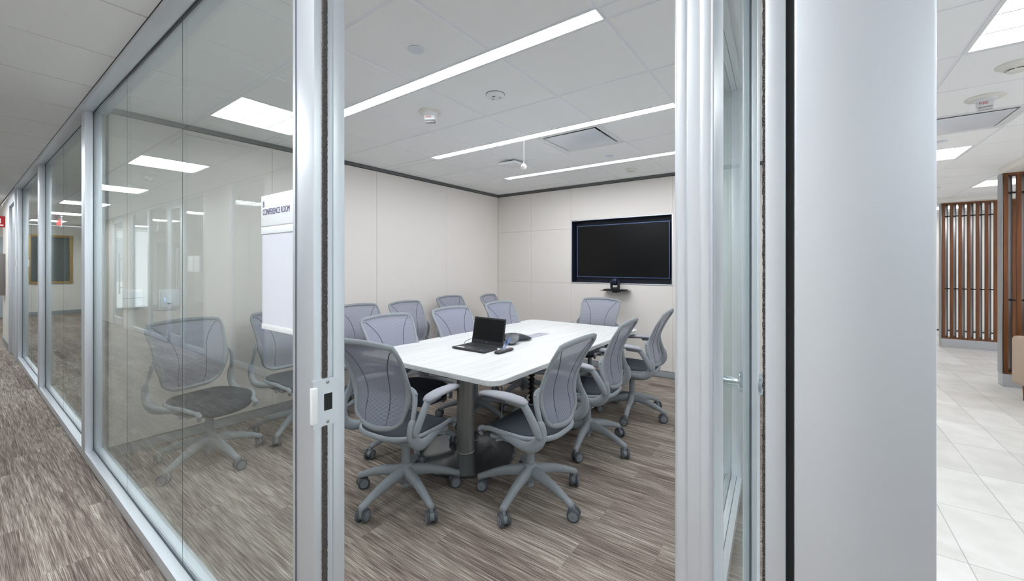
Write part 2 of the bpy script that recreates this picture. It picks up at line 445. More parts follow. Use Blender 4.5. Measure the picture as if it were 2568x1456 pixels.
b.box(RX+.021, RX+.26, 1.33, 2.712, 0, 1.13); b.box(RX+.021, RX+.26, 1.33, 2.712, 2.013, 2.66); struct('wall_right_core', b, M['seam'])
b = MB(); b.box(X1+.02, RX, RY-.002, RY+.02, 2.468, 2.515); b.box(RX-.002, RX+.02, SY1, RY, 2.468, 2.515); struct('trim_4', b, M['plenum'])
b = MB(); b.box(X1+.02, RX, RY+.006, RY+.02, .005, .083, .002); struct('baseboard_back', b, M['base'])
b = MB(); b.box(RX+.006, RX+.02, SY1, RY, .005, .083, .002); struct('baseboard_right', b, M['base'])

# ---- corridor glass wall: bays between posts
def rails(b, y0, y1):
    b.box(X0, XG-.006, y0, y1, .02, ZB, .003); b.box(XG+.006, X1, y0, y1, .02, ZB, .003)
    b.box(X0-.022, XG-.006, y0, y1, ZH, ZC-.002, .002); b.box(XG+.006, X1+.012, y0, y1, ZH, ZC-.002, .002)
def post(b, y0, y1):
    b.box(X0, XG-.005, y0, y1, .02, ZH+.001, .003); b.box(XG+.005, X1, y0, y1, .02, ZH+.001, .003)
    b.box(X0-.022, X1+.012, y0, y1, ZH+.001, ZC-.002)
JY0, JY1 = 1.024, 1.135     # left door jamb
posts = [(4.09, 4.21), (6.62, 6.74), (9.02, 9.14)]
panes_y = [[1.135, 2.20, 3.15, 4.09], [4.21, 5.40, 6.62], [6.74, 7.90, 9.02]]
for k, cuts in enumerate(panes_y):
    e = sempty('window_%d' % (k+1), 'full-height glazed bay of the corridor partition')
    b = MB(); rails(b, cuts[0]-.0, cuts[-1]); struct('rail_frame', b, M['alu'], e)
    b = MB(); b.box(X0+.014, X1-.014, cuts[0], cuts[-1], 0, .022); struct('plinth', b, M['alu_dark'], e)
    for a, c in zip(cuts[:-1], cuts[1:]):
        b = MB(); b.box(XG-.004, XG+.004, a+.0012, c-.0012, ZB-.02, ZH+.02); struct('pane', b, M['glass'], e)
    for c in cuts[1:-1]:
        b = MB(); b.box(XG-.0042, XG-.0030, c-.0012, c+.0012, ZB, ZH); struct('glass_joint', b, M['gasket'], e)
    b = MB()
    for zz in (ZB+.001, ZH-.003): b.box(XG-.0058, XG-.004, cuts[0], cuts[-1], zz-.002, zz+.004); b.box(XG+.004, XG+.0058, cuts[0], cuts[-1], zz-.002, zz+.004)
    for yv in (cuts[0], cuts[-1]-.004): b.box(XG-.0058, XG-.004, yv, yv+.004, ZB, ZH); b.box(XG+.004, XG+.0058, yv, yv+.004, ZB, ZH)
    struct('gasket', b, M['gasket'], e)
for k, (y0, y1) in enumerate(posts):
    b = MB(); post(b, y0, y1); struct('trim_%d' % (5+k), b, M['alu'])
# left door jamb with its brush seal and strike
e = sempty('trim_8', 'aluminium door jamb on the strike side')
b = MB(); b.box(X0, XG-.005, JY0, JY1, .0, ZC-.002, .003); b.box(XG+.005, .631, JY0, JY1, .0, ZC-.002, .003); b.box(XG-.005, XG+.005, JY0+.004, JY1, 0, ZC-.002)
b.box(X0+.0005, .631, JY0+.012, JY1-.01, 0, ZC-.002); struct('jamb_profile', b, M['alu'], e)
b = MB(); b.box(X0-.0015, X0+.004, JY1-.022, JY1-.018, 0, ZC-.01); struct('profile_groove', b, M['gasket'], e)
def brush(name, xa, xb, y, dy, z0, z1, parent):
    b = MB(); rnd = random.Random(3); n = int((z1-z0)/.004); rows = []
    def ring(z):
        j = rnd.uniform(-.0004, .0004); k = rnd.uniform(-.0004, .0004)
        return [(xa+j, y, z), (xa+j+.001, y+dy+k, z), ((xa+xb)/2, y+dy*1.12+k, z), (xb+j-.001, y+dy+k, z), (xb+j, y, z)]
    b.rings([ring(z0+(z1-z0)*i/n) for i in range(n+1)])
    return struct(name, b, M['brush'], parent)
brush('brush_seal', .566, .5800, JY0+.001, -.006, 1.075+.012, ZC-.03, e)
brush('brush_seal', .566, .5800, JY0+.001, -.006, .01, .965-.004, e)
sp = thing('strike_plate', 'aluminium door strike plate with square latch hole on the door jamb', 'strike plate', (0, 0, 1.022))
b = MB(); zs = (-.062, .062)
xa, xb = .5445, .612
b.box(xa, .571, JY0-.002, JY0+.0, *zs); b.box(.594, xb, JY0-.002, JY0, *zs); b.box(.571, .594, JY0-.002, JY0, .022, zs[1]); b.box(.571, .594, JY0-.002, JY0, zs[0], -.022)
b.box(X0-.004, X0-.0005, JY0-.003, JY0+.006, *zs)
obj('plate', b, M['alu'], sp)
b = MB(); b.box(.5705, .5945, JY0-.0012, JY0-.0002, -.0225, .0225); obj('latch_hole', b, M['gasket_black'], sp, 'black latch hole')
b = MB(); b.box(X0-.009, X0+.007, JY0-.008, JY0+.004, -.048, .044, .002); obj('strike_lip', b, M['white'], sp)
for zz in (-.052, .052):
    b = MB(); b.lathe([(0, 0), (.0042, 0), (.0042, -.0012), (.002, -.0022), (0, -.0016)], (.581, JY0-.002, zz), 16, 'y'); obj('screw', b, M['steel'], sp)
# room head over the door opening
b = MB(); rails(b, SY0+.02, JY0); 
bm2 = MB(); bm2.box(X0-.022, XG-.006, .013, JY0, ZH, ZC-.002, .002); bm2.box(XG-.006, X1, .013, JY0, ZH, ZC-.002, .002); struct('trim_9', bm2, M['alu']); b.bm.free()
# right jamb: profile with brush, black gap, and the wide corner post
e = sempty('trim_10', 'aluminium door jamb on the hinge side')
b = MB(); b.box(X0, .63, .0205, .040, 0, ZC-.002, .002); struct('jamb_profile', b, M['alu'], e)
brush('brush_seal', .562, .576, .0395, .0045, .01, ZC-.03, e)
b = MB(); b.box(X0+.006, .63, .0128, .0206, 0, ZC-.002); struct('black_gap', b, M['gasket_black'], e)
b = MB(); b.box(X0, X1, SY0, .0130, 0, ZC-.001, .003); struct('trim_11', b, M['alu'])

# ---- side glass wall of the room (towards the lobby)
e = sempty('window_4', 'glazed side partition between conference room and lobby')
cxs = [X1, 1.75, 2.88, 4.0, RX]
b = MB(); gy = (SY0+SY1)/2
for (ya_, yb_) in ((SY0, gy-.006), (gy+.006, SY1)):
    b.box(X1, RX, ya_, yb_, .02, ZB, .003); b.box(X1, RX, ya_, yb_, ZH, ZC-.002, .003)
    for c in cxs[1:-1]: b.box(c-.03, c+.03, ya_, yb_, ZB, ZH, .002)
struct('rail_frame', b, M['alu'], e)
b = MB(); b.box(X1, RX, SY0+.012, SY1-.012, 0, .022); struct('plinth', b, M['alu_dark'], e)
for a, c in zip(cxs[:-1], cxs[1:]):
    b = MB(); b.box(a+.001, c-.001, gy-.004, gy+.004, ZB-.02, ZH+.02); struct('pane', b, M['glass'], e)
b = MB()
for zz in (ZB, ZH-.004): b.box(X1, RX, SY1-.03, SY1-.0275, zz, zz+.004)
struct('gasket', b, M['gasket'], e)

# ---- open glass door leaf (swung into the room about the right jamb)
dr = sempty('door_1', 'open glass door leaf with aluminium stiles'); dr.location = (.56, .0958, 0); dr.rotation_euler = (0, 0, math.radians(1.6))
T = .047; W = .91; st = .092; ga, gb = T/2-.004, T/2+.004
b = MB()
for x0, x1 in ((0, st), (W-st, W)):
    b.box(x0, x1, 0, ga-.001, .008, 2.44, .006 if x0 == 0 else .003, 3); b.box(x0, x1, gb+.001, T, .008, 2.44, .006 if x0 == 0 else .003, 3)
b.box(0.001, st-.01, .004, T-.004, .009, 2.439, .003); b.box(W-st+.01, W-.001, .004, T-.004, .009, 2.439)
struct('stile', b, M['alu'], dr)
b = MB()
for z0, z1 in ((.008, .10), (2.37, 2.44)):
    b.box(st-.01, W-st+.01, 0, ga-.001, z0, z1, .002); b.box(st-.01, W-st+.01, gb+.001, T, z0, z1, .002)
struct('rail', b, M['alu'], dr)
b = MB(); b.box(st-.02, W-st+.02, ga, gb, .08, 2.38); struct('pane', b, M['glass'], dr)
b = MB()
for xx in (st, W-st-.003):
    b.box(xx, xx+.003, ga-.002, ga, .1, 2.37); b.box(xx, xx+.003, gb, gb+.002, .1, 2.37)
struct('gasket', b, M['gasket'], dr)
# handle set
hx, hz = W-.055, 1.025
b = MB()
b.lathe([(0, 0), (.031, 0), (.031, .009), (.029, .011), (0, .011)], (hx, T, hz), 32, 'y')
b.lathe([(.013, .010), (.013, .018), (.0125, .019), (.0125, .05)], (hx, T, hz), 24, 'y')
b.sweep([(hx, T+.045, hz), (hx-.004, T+.056, hz), (hx-.016, T+.062, hz), (hx-.06, T+.062, hz), (hx-.115, T+.062, hz)], .0125, 14, sub=4)
struct('lever_handle', b, M['chrome'], dr)
b = MB()
b.lathe([(0, 0), (.031, 0), (.031, -.009), (.029, -.011), (0, -.011)], (hx, 0, hz), 32, 'y')
b.lathe([(.013, -.010), (.013, -.018), (.0125, -.019), (.0125, -.05)], (hx, 0, hz), 24, 'y')
b.sweep([(hx, -.045, hz), (hx-.004, -.056, hz), (hx-.016, -.062, hz), (hx-.06, -.062, hz), (hx-.115, -.062, hz)], .0125, 14, sub=4)
struct('lever_handle', b, M['chrome'], dr)

# ---- opposite corridor wall (seen as reflections): posts, glazing, doors with long pulls
def opp_bay(k, y0, y1, kind):
    if kind == 'solid':
        b = MB(); b.box(OX-.06, OX-.004, y0, y1, .0, ZC, 0); struct('wall_corridor', b, M['wall'])
    elif kind == 'glass':
        e = sempty('window_%d' % k); b = MB()
        for a, c in ((OX-.06, OX-.036), (OX-.026, OX)):
            b.box(a, c, y0, y1, .02, ZB, .002); b.box(a, c, y0, y1, ZH, ZC-.002, .002); b.box(a, c, y0, y0+.05, ZB, ZH); b.box(a, c, y1-.05, y1, ZB, ZH)
        struct('rail_frame', b, M['alu'], e)
        b = MB(); b.box(OX-.034, OX-.028, y0+.04, y1-.04, ZB-.01, ZH+.01); struct('pane', b, M['glass'], e)
    else:
        e = sempty('door_%d' % k); b = MB()
        b.box(OX-.05, OX-.01, y0, y0+.10, .01, ZH, .002); b.box(OX-.05, OX-.01, y1-.10, y1, .01, ZH, .002); b.box(OX-.05, OX-.01, y0, y1, .01, .18, .002); b.box(OX-.05, OX-.01, y0, y1, ZH-.1, ZC-.002, .002)
        struct('door_frame', b, M['alu'], e)
        b = MB(); b.box(OX-.034, OX-.026, y0+.09, y1-.09, .17, ZH-.09); struct('pane', b, M['glass'], e)
        yh = y0+.05; b = MB(); b.sweep([(OX+.05, yh, .75), (OX+.05, yh, 1.65)], .012, 12, up=(1, 0, 0))
        for zz in (.88, 1.52): b.sweep([(OX-.01, yh, zz), (OX+.05, yh, zz)], .008, 10)
        struct('pull_handle', b, M['chrome'], e)
opp = [(5, -3, -1.2, 'glass'), (5, -1.2, 0.0, 'glass'), (6, 0., 1.3, 'solid'), (7, 1.3, 2.6, 'solid'), (2, 2.6, 3.55, 'door'), (8, 3.55, 4.7, 'glass'), (9, 4.7, 5.35, 'solid'), (10, 5.35, 6.45, 'glass'),
       (3, 6.45, 7.4, 'solid'), (11, 7.4, 8.45, 'glass'), (4, 8.45, 9.2, 'door'), (12, 9.2, 10.4, 'glass'), (13, 10.4, 11.7, 'glass'), (14, 11.7, 12.4, 'solid'), (6, 12.4, 13.4, 'door'), (15, 13.4, 17.2, 'solid')]
nw, nd = 5, 2
for k, y0, y1, kd in opp:
    if kd == 'glass': opp_bay(nw, y0, y1, kd); nw += 1
    elif kd == 'door': opp_bay(nd, y0, y1, kd); nd += 1
    else: opp_bay(0, y0, y1, kd)
b = MB(); b.box(-3.62, -3.55, -3, 17.2, 0, .85); b.box(-3.62, -3.55, -3, 17.2, 2.35, ZC); struct('wall_offices', b, M['wall_plain'])
b = MB(); b.box(-3.585, -3.583, -3, 17.2, .85, 2.35); struct('window_shades', b, added_shade_mat())  # shaded window strip added to pass daylight through the offices into the corridor
for y in (-3.0, 5.0, 10.4):
    b = MB(); b.box(-3.55, OX-.065, y-.04, y+.04, 0, ZC); struct('wall_divider', b, M['wall_plain'])

# ---- rest of the corridor on the glass side, next office, end wall
b = MB(); b.box(X1, 3.5, 4.13, 4.20, 0, ZC); struct('wall_next_office', b, M['wall_plain'])
b = MB(); b.box(3.4, 3.5, 4.2, 10.1, 0, ZC); b.box(X1+.1, 3.5, 10.1, 10.2, 0, ZC); struct('wall_office_far', b, M['wall_plain'])
b = MB(); b.box(X1, 3.5, 4.2, 10.1, ZC, ZC+.03); struct('ceiling_office', b, M['tile_c'])
e = sempty('door_7', 'aluminium door frame at the end of the glazed partition')
b = MB(); b.box(X0-.02, X0+.06, 9.14, 9.26, 0, ZC-.01, .003); b.box(X0-.02, X0+.06, 10.14, 10.26, 0, ZC-.01, .003); b.box(X0-.02, X0+.06, 9.26, 10.14, 2.3, ZC-.01, .003); struct('door_frame', b, M['alu'], e)
b = MB(); b.box(X0+.01, X0+.05, 9.27, 10.13, .01, 2.29, .003); struct('door_leaf', b, M['alu'], e)
b = MB(); b.box(X0, X0+.3, 10.26, 11.85, 0, ZC); struct('wall_left', b, M['wall_plain'])
b = MB(); b.box(X0-.008, X0, 10.26, 11.85, 0, .1, .002); struct('baseboard_left', b, M['base'])
b = MB(); b.box(1.9, 2.0, 12.25, 17.25, 0, ZC); b.box(X0+.3, 2.0, 12.15, 12.25, 0, ZC); struct('wall_alcove', b, M['wall_plain'])
b = MB(); b.box(X0, 2.0, 12.25, 17.25, ZC, ZC+.03); struct('ceiling_alcove', b, M['tile_c'])
b = MB(); b.box(OX-.06, 2.0, 17.2, 17.3, 0, ZC); struct('wall_end', b, M['wall_plain'])
b = MB(); b.box(OX, 2.0, 17.185, 17.2, 0, .1, .002); struct('baseboard_end', b, M['base'])
e = sempty('door_8', 'pale blue door at the far end of the corridor')
b = MB(); b.box(.56, 1.55, 17.15, 17.198, .01, 2.12, .003); struct('door_leaf', b, mat('pale_blue_door', (176, 190, 196), .5), e)
# lobby shell
b = MB(); b.box(12.32, 12.42, -8, .4, 0, ZC+.1); struct('wall_lobby', b, M['wall_plain'])
b = MB(); b.box(12.30, 12.32, -8, .4, 0, .03); struct('baseboard_lobby', b, M['gasket'])
b = MB(); b.box(RX+.02, 12.4, -.10, .0, 0, ZC); struct('wall_lobby_side', b, M['wall_plain'])
b = MB(); b.box(-3.6, 12.4, -8.0, -7.9, 0, .4); b.box(-3.6, 12.4, -8.0, -7.9, 2.4, ZC); struct('wall_lobby_far', b, M['wall_plain'])
e = sempty('window_30', 'glazing of the lobby behind the viewpoint')  # unseen window wall, added so sky light fills lobby and corridor
for k in range(9):
    b = MB(); b.box(-3.6+k*2-.04, -3.6+k*2+.04, -8, -7.9, .4, 2.4); struct('mullion', b, M['alu'], e)
b = MB(); b.box(-3.6, .56, -8, -6, -.05, 0); struct('floor_entry', b, M['stone'])
b = MB(); b.box(-3.6, .73, -8, -4.9, ZC, ZC+.03); struct('ceiling_entry', b, M['tile_c'])
b = MB(); b.box(-3.6, -3.5, -8, -3, 0, ZC); struct('wall_entry', b, M['wall_plain'])
b = MB(); b.box(4.6, 7.14, -2.6, -1.78, 2.43, ZC-.001, .002); struct('trim_12', b, M['wall_plain'])
b = MB(); b.box(9.7, 10.1, -6.5, -1.70, 2.43, ZC-.001, .002); struct('trim_13', b, M['wall_plain'])

# ------------------------------------------------------------------ ceiling fittings
for k, (xa, xb) in enumerate(LX):
    lab = ['nearest recessed linear ceiling light, above the end of the table by the door',
           'middle recessed linear ceiling light with the small microphone hanging beside it',
           'farthest recessed linear ceiling light, close to the display wall'][k]
    t = thing('linear_light', lab, 'ceiling light', ((xa+xb)/2, 1.96, ZC), 0, 'linear lights in the conference ceiling')
    hw = (xb-xa)/2
    b = MB(); hl = 1.215
    b.box(-hw, -hw+.008, -hl, hl, -.001, .05); b.box(hw-.008, hw, -hl, hl, -.001, .05); b.box(-hw+.008, hw-.008, -hl, -hl+.01, -.001, .05); b.box(-hw+.008, hw-.008, hl-.01, hl, -.001, .05); b.box(-hw, hw, -hl, hl, .05, .06)
    obj('housing', b, M['white'], t)
    b = MB(); b.box(-hw+.008, hw-.008, -hl+.01, hl-.01, .002, .010); obj('diffuser', b, M['lens_line'], t)
def troffer(x0, x1, y0, y1, lens, label, group):
    t = thing('recessed_troffer', label, 'ceiling light', ((x0+x1)/2, (y0+y1)/2, ZC), 0, group); a, c = (x1-x0)/2, (y1-y0)/2
    b = MB()
    for q in ((-a, -a+.02, -c, c), (a-.02, a, -c, c), (-a+.02, a-.02, -c, -c+.02), (-a+.02, a-.02, c-.02, c)): b.box(*q, 0, .05)
    b.box(-a, a, -c, c, .05, .06)
    obj('housing', b, M['white'], t)
    b = MB(); b.box(-a+.02, a-.02, -c+.02, c-.02, .02, .03); obj('diffuser', b, lens, t)
    b = MB()
    for s_ in (-.33, .33): b.box(s_*a-.006, s_*a+.006, -c+.02, c-.02, .006, .019)
    obj('rib', b, M['white'], t)
names = ['the camera end of the glazed partition', 'beside the second run of glass', 'beyond the second glazing post', 'near the third glazing post', 'by the projecting red sign', 'nearest the far end wall', 'above the conference room doorway', 'over the lobby corner']
order = [0, 4, 8, 12, 16, 20, -4, -8]
for k, kk in enumerate(order):
    y = 3.03+.61*kk
    troffer(-.55, .06, y+.004, y+.606, M['lens_trof'], 'square recessed corridor ceiling light ' + names[k], 'square corridor ceiling lights')
for (a, c, y0, y1, lab) in [(2.56, 3.17, -1.265, -.655, 'large bright lobby ceiling light at the top right edge'), (5.61, 6.22, -1.265, -.655, 'lobby ceiling light just beyond the air diffuser'), (.73, 1.34, -1.265, -.655, 'lobby ceiling light behind the wide corner post'),
                            (8.05, 8.66, -2.485, -1.875, 'lobby ceiling light in front of the farther slatted screen'), (4.39, 5.0, -3.705, -3.095, 'lobby ceiling light over the seating, left of the soffit'),
                            (8.05, 8.66, -4.925, -4.315, 'lobby ceiling light behind the nearer slatted screen'), (11.1, 11.71, -2.485, -1.875, 'lobby ceiling light behind the farther slatted screen'), (11.1, 11.71, -4.925, -4.315, 'lobby ceiling light by the far lobby wall')]:
    troffer(a+.004, c-.004, y0+.004, y1-.004, M['lens_lob'], lab, 'square lobby ceiling lights')
for (y, lab) in ((1.2, 'office ceiling light opposite the conference door'), (7.0, 'ceiling light in the middle office across the corridor'), (11.6, 'ceiling light in the far office across the corridor')):
    troffer(-2.5, -1.9, y, y+1.2, M['lens_opp'], lab, 'office ceiling lights across the corridor')
for (y, lab) in ((5.4, 'ceiling light in the next office nearest the partition wall'), (8.2, 'ceiling light in the next office by its far wall')):
    troffer(1.6, 2.2, y, y+.6, M['lens_opp'], lab, 'ceiling lights in the next office')
troffer(.9, 1.5, 14.2, 14.8, M['lens_opp'], 'ceiling light in the alcove at the corridor end', 'alcove ceiling light')

def diffuser(x0, x1, y0, y1, lab, m):
    t = thing('air_diffuser', lab, 'air vent', ((x0+x1)/2, (y0+y1)/2, ZC)); a, c = (x1-x0)/2, (y1-y0)/2
    b = MB(); q = .045
    for bx in ((-a, -a+q, -c, c), (a-q, a, -c, c), (-a+q, a-q, -c, -c+q), (-a+q, a-q, c-q, c)): b.box(*bx, 0, .006, .001)
    # flared throat
    ring = lambda s_, z: [(-a*s_, -c*s_, z), (a*s_, -c*s_, z), (a*s_, c*s_, z), (-a*s_, c*s_, z)]
    b.rings([ring(.85, .004), ring(.84, .03), ring(.70, .075), ring(.66, .10), ring(.66, .2)], cap=False)
    obj('surround', b, m, t)
    b = MB(); b.lathe([(.13, .11), (.12, .19), (0, .19)], (0, 0, 0), 32); b.box(-a*.66, a*.66, -c*.66, c*.66, .115, .118); obj('duct', b, M['blackm'], t)
    b = MB(); b.box(-a*.80, a*.80, -c*.80, c*.80, -.004, -.001, .001); obj('face_plate', b, mat('diffuser_face', (228, 233, 242), .32, .15), t)
    for sx in (-1, 1):
        for sy in (-1, 1):
            b = MB(); b.box(sx*a*.6-.01, sx*a*.6+.01, sy*c*.6-.002, sy*c*.6+.002, -.001, .09); obj('bracket', b, M['white'], t)
diffuser(3.024, 3.596, 1.35, 1.95, 'square plaque air diffuser in the conference room ceiling', M['white'])
diffuser(4.395, 4.995, -1.26, -.66, 'square air diffuser in the lobby ceiling beyond the fire strobe', M['white'])

diffuser(-.546, .056, 4.254, 4.856, 'square air diffuser in the corridor ceiling between the first two corridor lights', M['white'])
def disc_cap(x, y, lab, r=.042):
    t = thing('sprinkler_cover', lab, 'sprinkler', (x, y, ZC), 0, 'concealed sprinkler covers')
    b = MB(); b.lathe([(0, -.006), (r-.002, -.006), (r, -.004), (r, -.002), (0, -.002)], (0, 0, 0), 40); obj('cover_plate', b, mat('cover_white', (222, 228, 238), .4), t)
    b = MB(); b.lathe([(0, -.002), (r*.8, -.002), (r*.8, .001), (0, .001)], (0, 0, 0), 24); obj('collar', b, M['gasket'], t)
disc_cap(1.416, 1.647, 'round flat sprinkler cover nearest the door, beside the nearest linear light')
disc_cap(3.957, 1.644, 'round flat sprinkler cover just beyond the square air diffuser')
disc_cap(5.26, -.97, 'round flat sprinkler cover in the lobby ceiling nearest the corner post')
disc_cap(8.36, -1.5, 'round flat sprinkler cover in the lobby ceiling in front of the far screen')
t = thing('ceiling_sensor', 'round white ceiling sensor puck with small windows between the first two lights', 'sensor', (2.097, 1.662, ZC))
b = MB(); b.lathe([(.060, 0), (.060, -.008), (.054, -.016), (.040, -.020), (0, -.020)], (0, 0, 0), 40); obj('housing', b, M['white'], t)
b = MB(); b.lathe([(.0625, .0), (.0625, -.002), (.05, -.002)], (0, 0, 0), 40); obj('base_ring', b, M['gasket'], t)
b = MB(); b.box(-.024, -.016, -.012, .012, -.0215, -.018); obj('lens_slot', b, M['black'], t)
for px, py in ((.02, -.025), (.012, .028)):
    b = MB(); b.lathe([(0, -.0205), (.009, -.0205), (.009, -.022), (0, -.022)], (px, py, 0), 20); obj('sensor_lens', b, mat('sensor_lens', (176, 182, 190), .3), t)
def strobe(x, y, rz, lab, r=.085):
    t = thing('fire_strobe', lab, 'fire alarm', (x, y, ZC), rz, 'ceiling fire alarm strobes')
    b = MB(); b.lathe([(r, 0), (r, -.006), (r-.006, -.010), (r*.66, -.013), (0, -.013)], (0, 0, 0), 40); obj('base_plate', b, M['whitew'], t)
    b = MB(); b.lathe([(r*.62, -.012), (r*.60, -.022), (r*.45, -.026), (0, -.026)], (0, 0, 0), 32); obj('speaker_grille', b, M['white'], t)
    b = MB(); b.box(-.020, .024, -.040, .040, -.062, -.014, .006, 3); obj('housing', b, M['white'], t)
    b = MB(); b.box(-.017, .020, -.036, .036, -.082, -.062, .008, 3); obj('strobe_lens', b, mat('clear_lens', (235, 238, 240), .08, trans=.8), t)
    text('lettering', 'FIRE', .022, M['red'], t, frame_mtx((-.0202, .030, -.048), (0, -1, 0), (0, 0, 1)), .0004, sx=1.1)
strobe(2.057, 2.235, math.radians(30), 'white ceiling fire strobe lettered FIRE near the round sensor in the conference room')
strobe(4.06, -.953, math.radians(-6), 'white ceiling fire strobe lettered FIRE in the lobby', .095)
strobe(-.24, 6.55, math.radians(70), 'white ceiling fire strobe lettered FIRE in the corridor beyond the second corridor light')
def smoke(x, y, lab, r=.055):
    t = thing('smoke_detector', lab, 'smoke detector', (x, y, ZC), 0, 'ceiling smoke detectors')
    b = MB(); b.lathe([(r*1.25, 0), (r*1.25, -.006), (r*1.05, -.012), (r*.8, -.026), (r*.62, -.028), (r*.62, -.036), (r*.5, -.042), (0, -.043)], (0, 0, 0), 36); obj('housing', b, M['whitew'], t)
    b = MB()
    for k in range(6):
        a = k*PI/3+.2; b.sweep([(math.cos(a+q)*r*.625, math.sin(a+q)*r*.625, -.032) for q in (-.35, 0, .35)], .0022, 6)
    obj('vent_slot', b, M['black'], t)
smoke(4.663, 1.678, 'cream smoke detector near the display wall of the conference room')
smoke(3.49, -.937, 'cream smoke detector in the lobby at the right edge', .065)
t = thing('wireless_access_point', 'white square wireless access point with a blue light between the farther lights', 'access point', (3.566, 2.59, ZC))
b = MB(); b.box(-.11, .11, -.11, .11, -.045, -.018, .012, 3); obj('housing', b, M['white'], t)
b = MB(); b.box(-.06, .06, -.06, .06, -.018, .0, .002); obj('mounting_bracket', b, M['gasket'], t)
b = MB(); b.lathe([(0, 0), (.003, 0), (.003, -.001), (0, -.001)], (-.05, -.03, -.045), 12); obj('status_light', b, M['blue_led'], t)
t = thing('hanging_microphone', 'small white ball microphone hanging on a thin cord from the ceiling', 'microphone', (2.885, 1.975, 0))
b = MB(); b.sweep([(0, 0, 2.507), (.001, 0, 2.42), (.003, .001, 2.34), (0, 0, 2.27), (0, 0, 2.243)], .0022, 8, up=(1, 0, 0), sub=4); obj('cord', b, M['white'], t)
b = MB(); b.lathe([(0, .042), (.005, .042), (.006, .030), (.010, .026), (.020, .018), (.0255, .004), (.0255, 0), (.0245, -.002), (.0245, -.006), (.022, -.014), (.014, -.023), (0, -.027)], (0, 0, 2.222), 28); obj('microphone_ball', b, M['whitew'], t)
# EXIT sign
t = thing('exit_sign', 'clear exit sign with red lettering hanging from the corridor ceiling', 'exit sign', (-.25, 13.7, 0), math.radians(84))
b = MB(); b.box(-.17, .17, -.02, .02, 2.46, ZC, .004); obj('housing', b, M['alu'], t)
b = MB(); b.box(-.16, .16, -.004, .004, 2.25, 2.46, .001); obj('panel', b, M['white'], t)
text('lettering', 'EXIT', .17, M['exit'], t, frame_mtx((-.145, -.006, 2.29), (1, 0, 0), (0, 0, 1)), .001)

# ------------------------------------------------------------------ chairs
ZS = .455
def back_pt(s_, t_):
    """s_ -1..1 across, t_ 0..1 up the back"""
    z = .505+.455*t_
    W_ = .172+.066*min(1, (t_/.85))**.9
    if t_ > .85: W_ -= .006*((t_-.85)/.15)**2
    if t_ < .14: W_ *= (1-((.14-t_)/.14)**2.6*.30)
    if t_ > .965: W_ *= 1-.03*((t_-.965)/.035)**2
    xs = [(-.232, 0), (-.222, .12), (-.204, .28), (-.205, .42), (-.232, .60), (-.275, .80), (-.325, 1.0)]
    for (xa, ta), (xb, tb) in zip(xs[:-1], xs[1:]):
        if t_ <= tb: 
            q = (t_-ta)/(tb-ta); q2 = q; break
    i = [a for _, a in xs].index(ta)
    g_ = lambda k: xs[max(0, min(len(xs)-1, k))][0]
    p0, p1, p2, p3 = g_(i-1), g_(i), g_(i+1), g_(i+2)
    x = .5*((2*p1)+(p2-p0)*q2+(2*p0-5*p1+4*p2-p3)*q2*q2+(3*p1-p0-3*p2+p3)*q2**3)
    x += .026*(s_*s_)*(1-.35*t_) - .012
    z += .014*(1-s_*s_)*t_ - .012*(1-s_*s_)*max(0, 1-t_*4)
    return Vector((x, s_*W_, z))
CH = {}
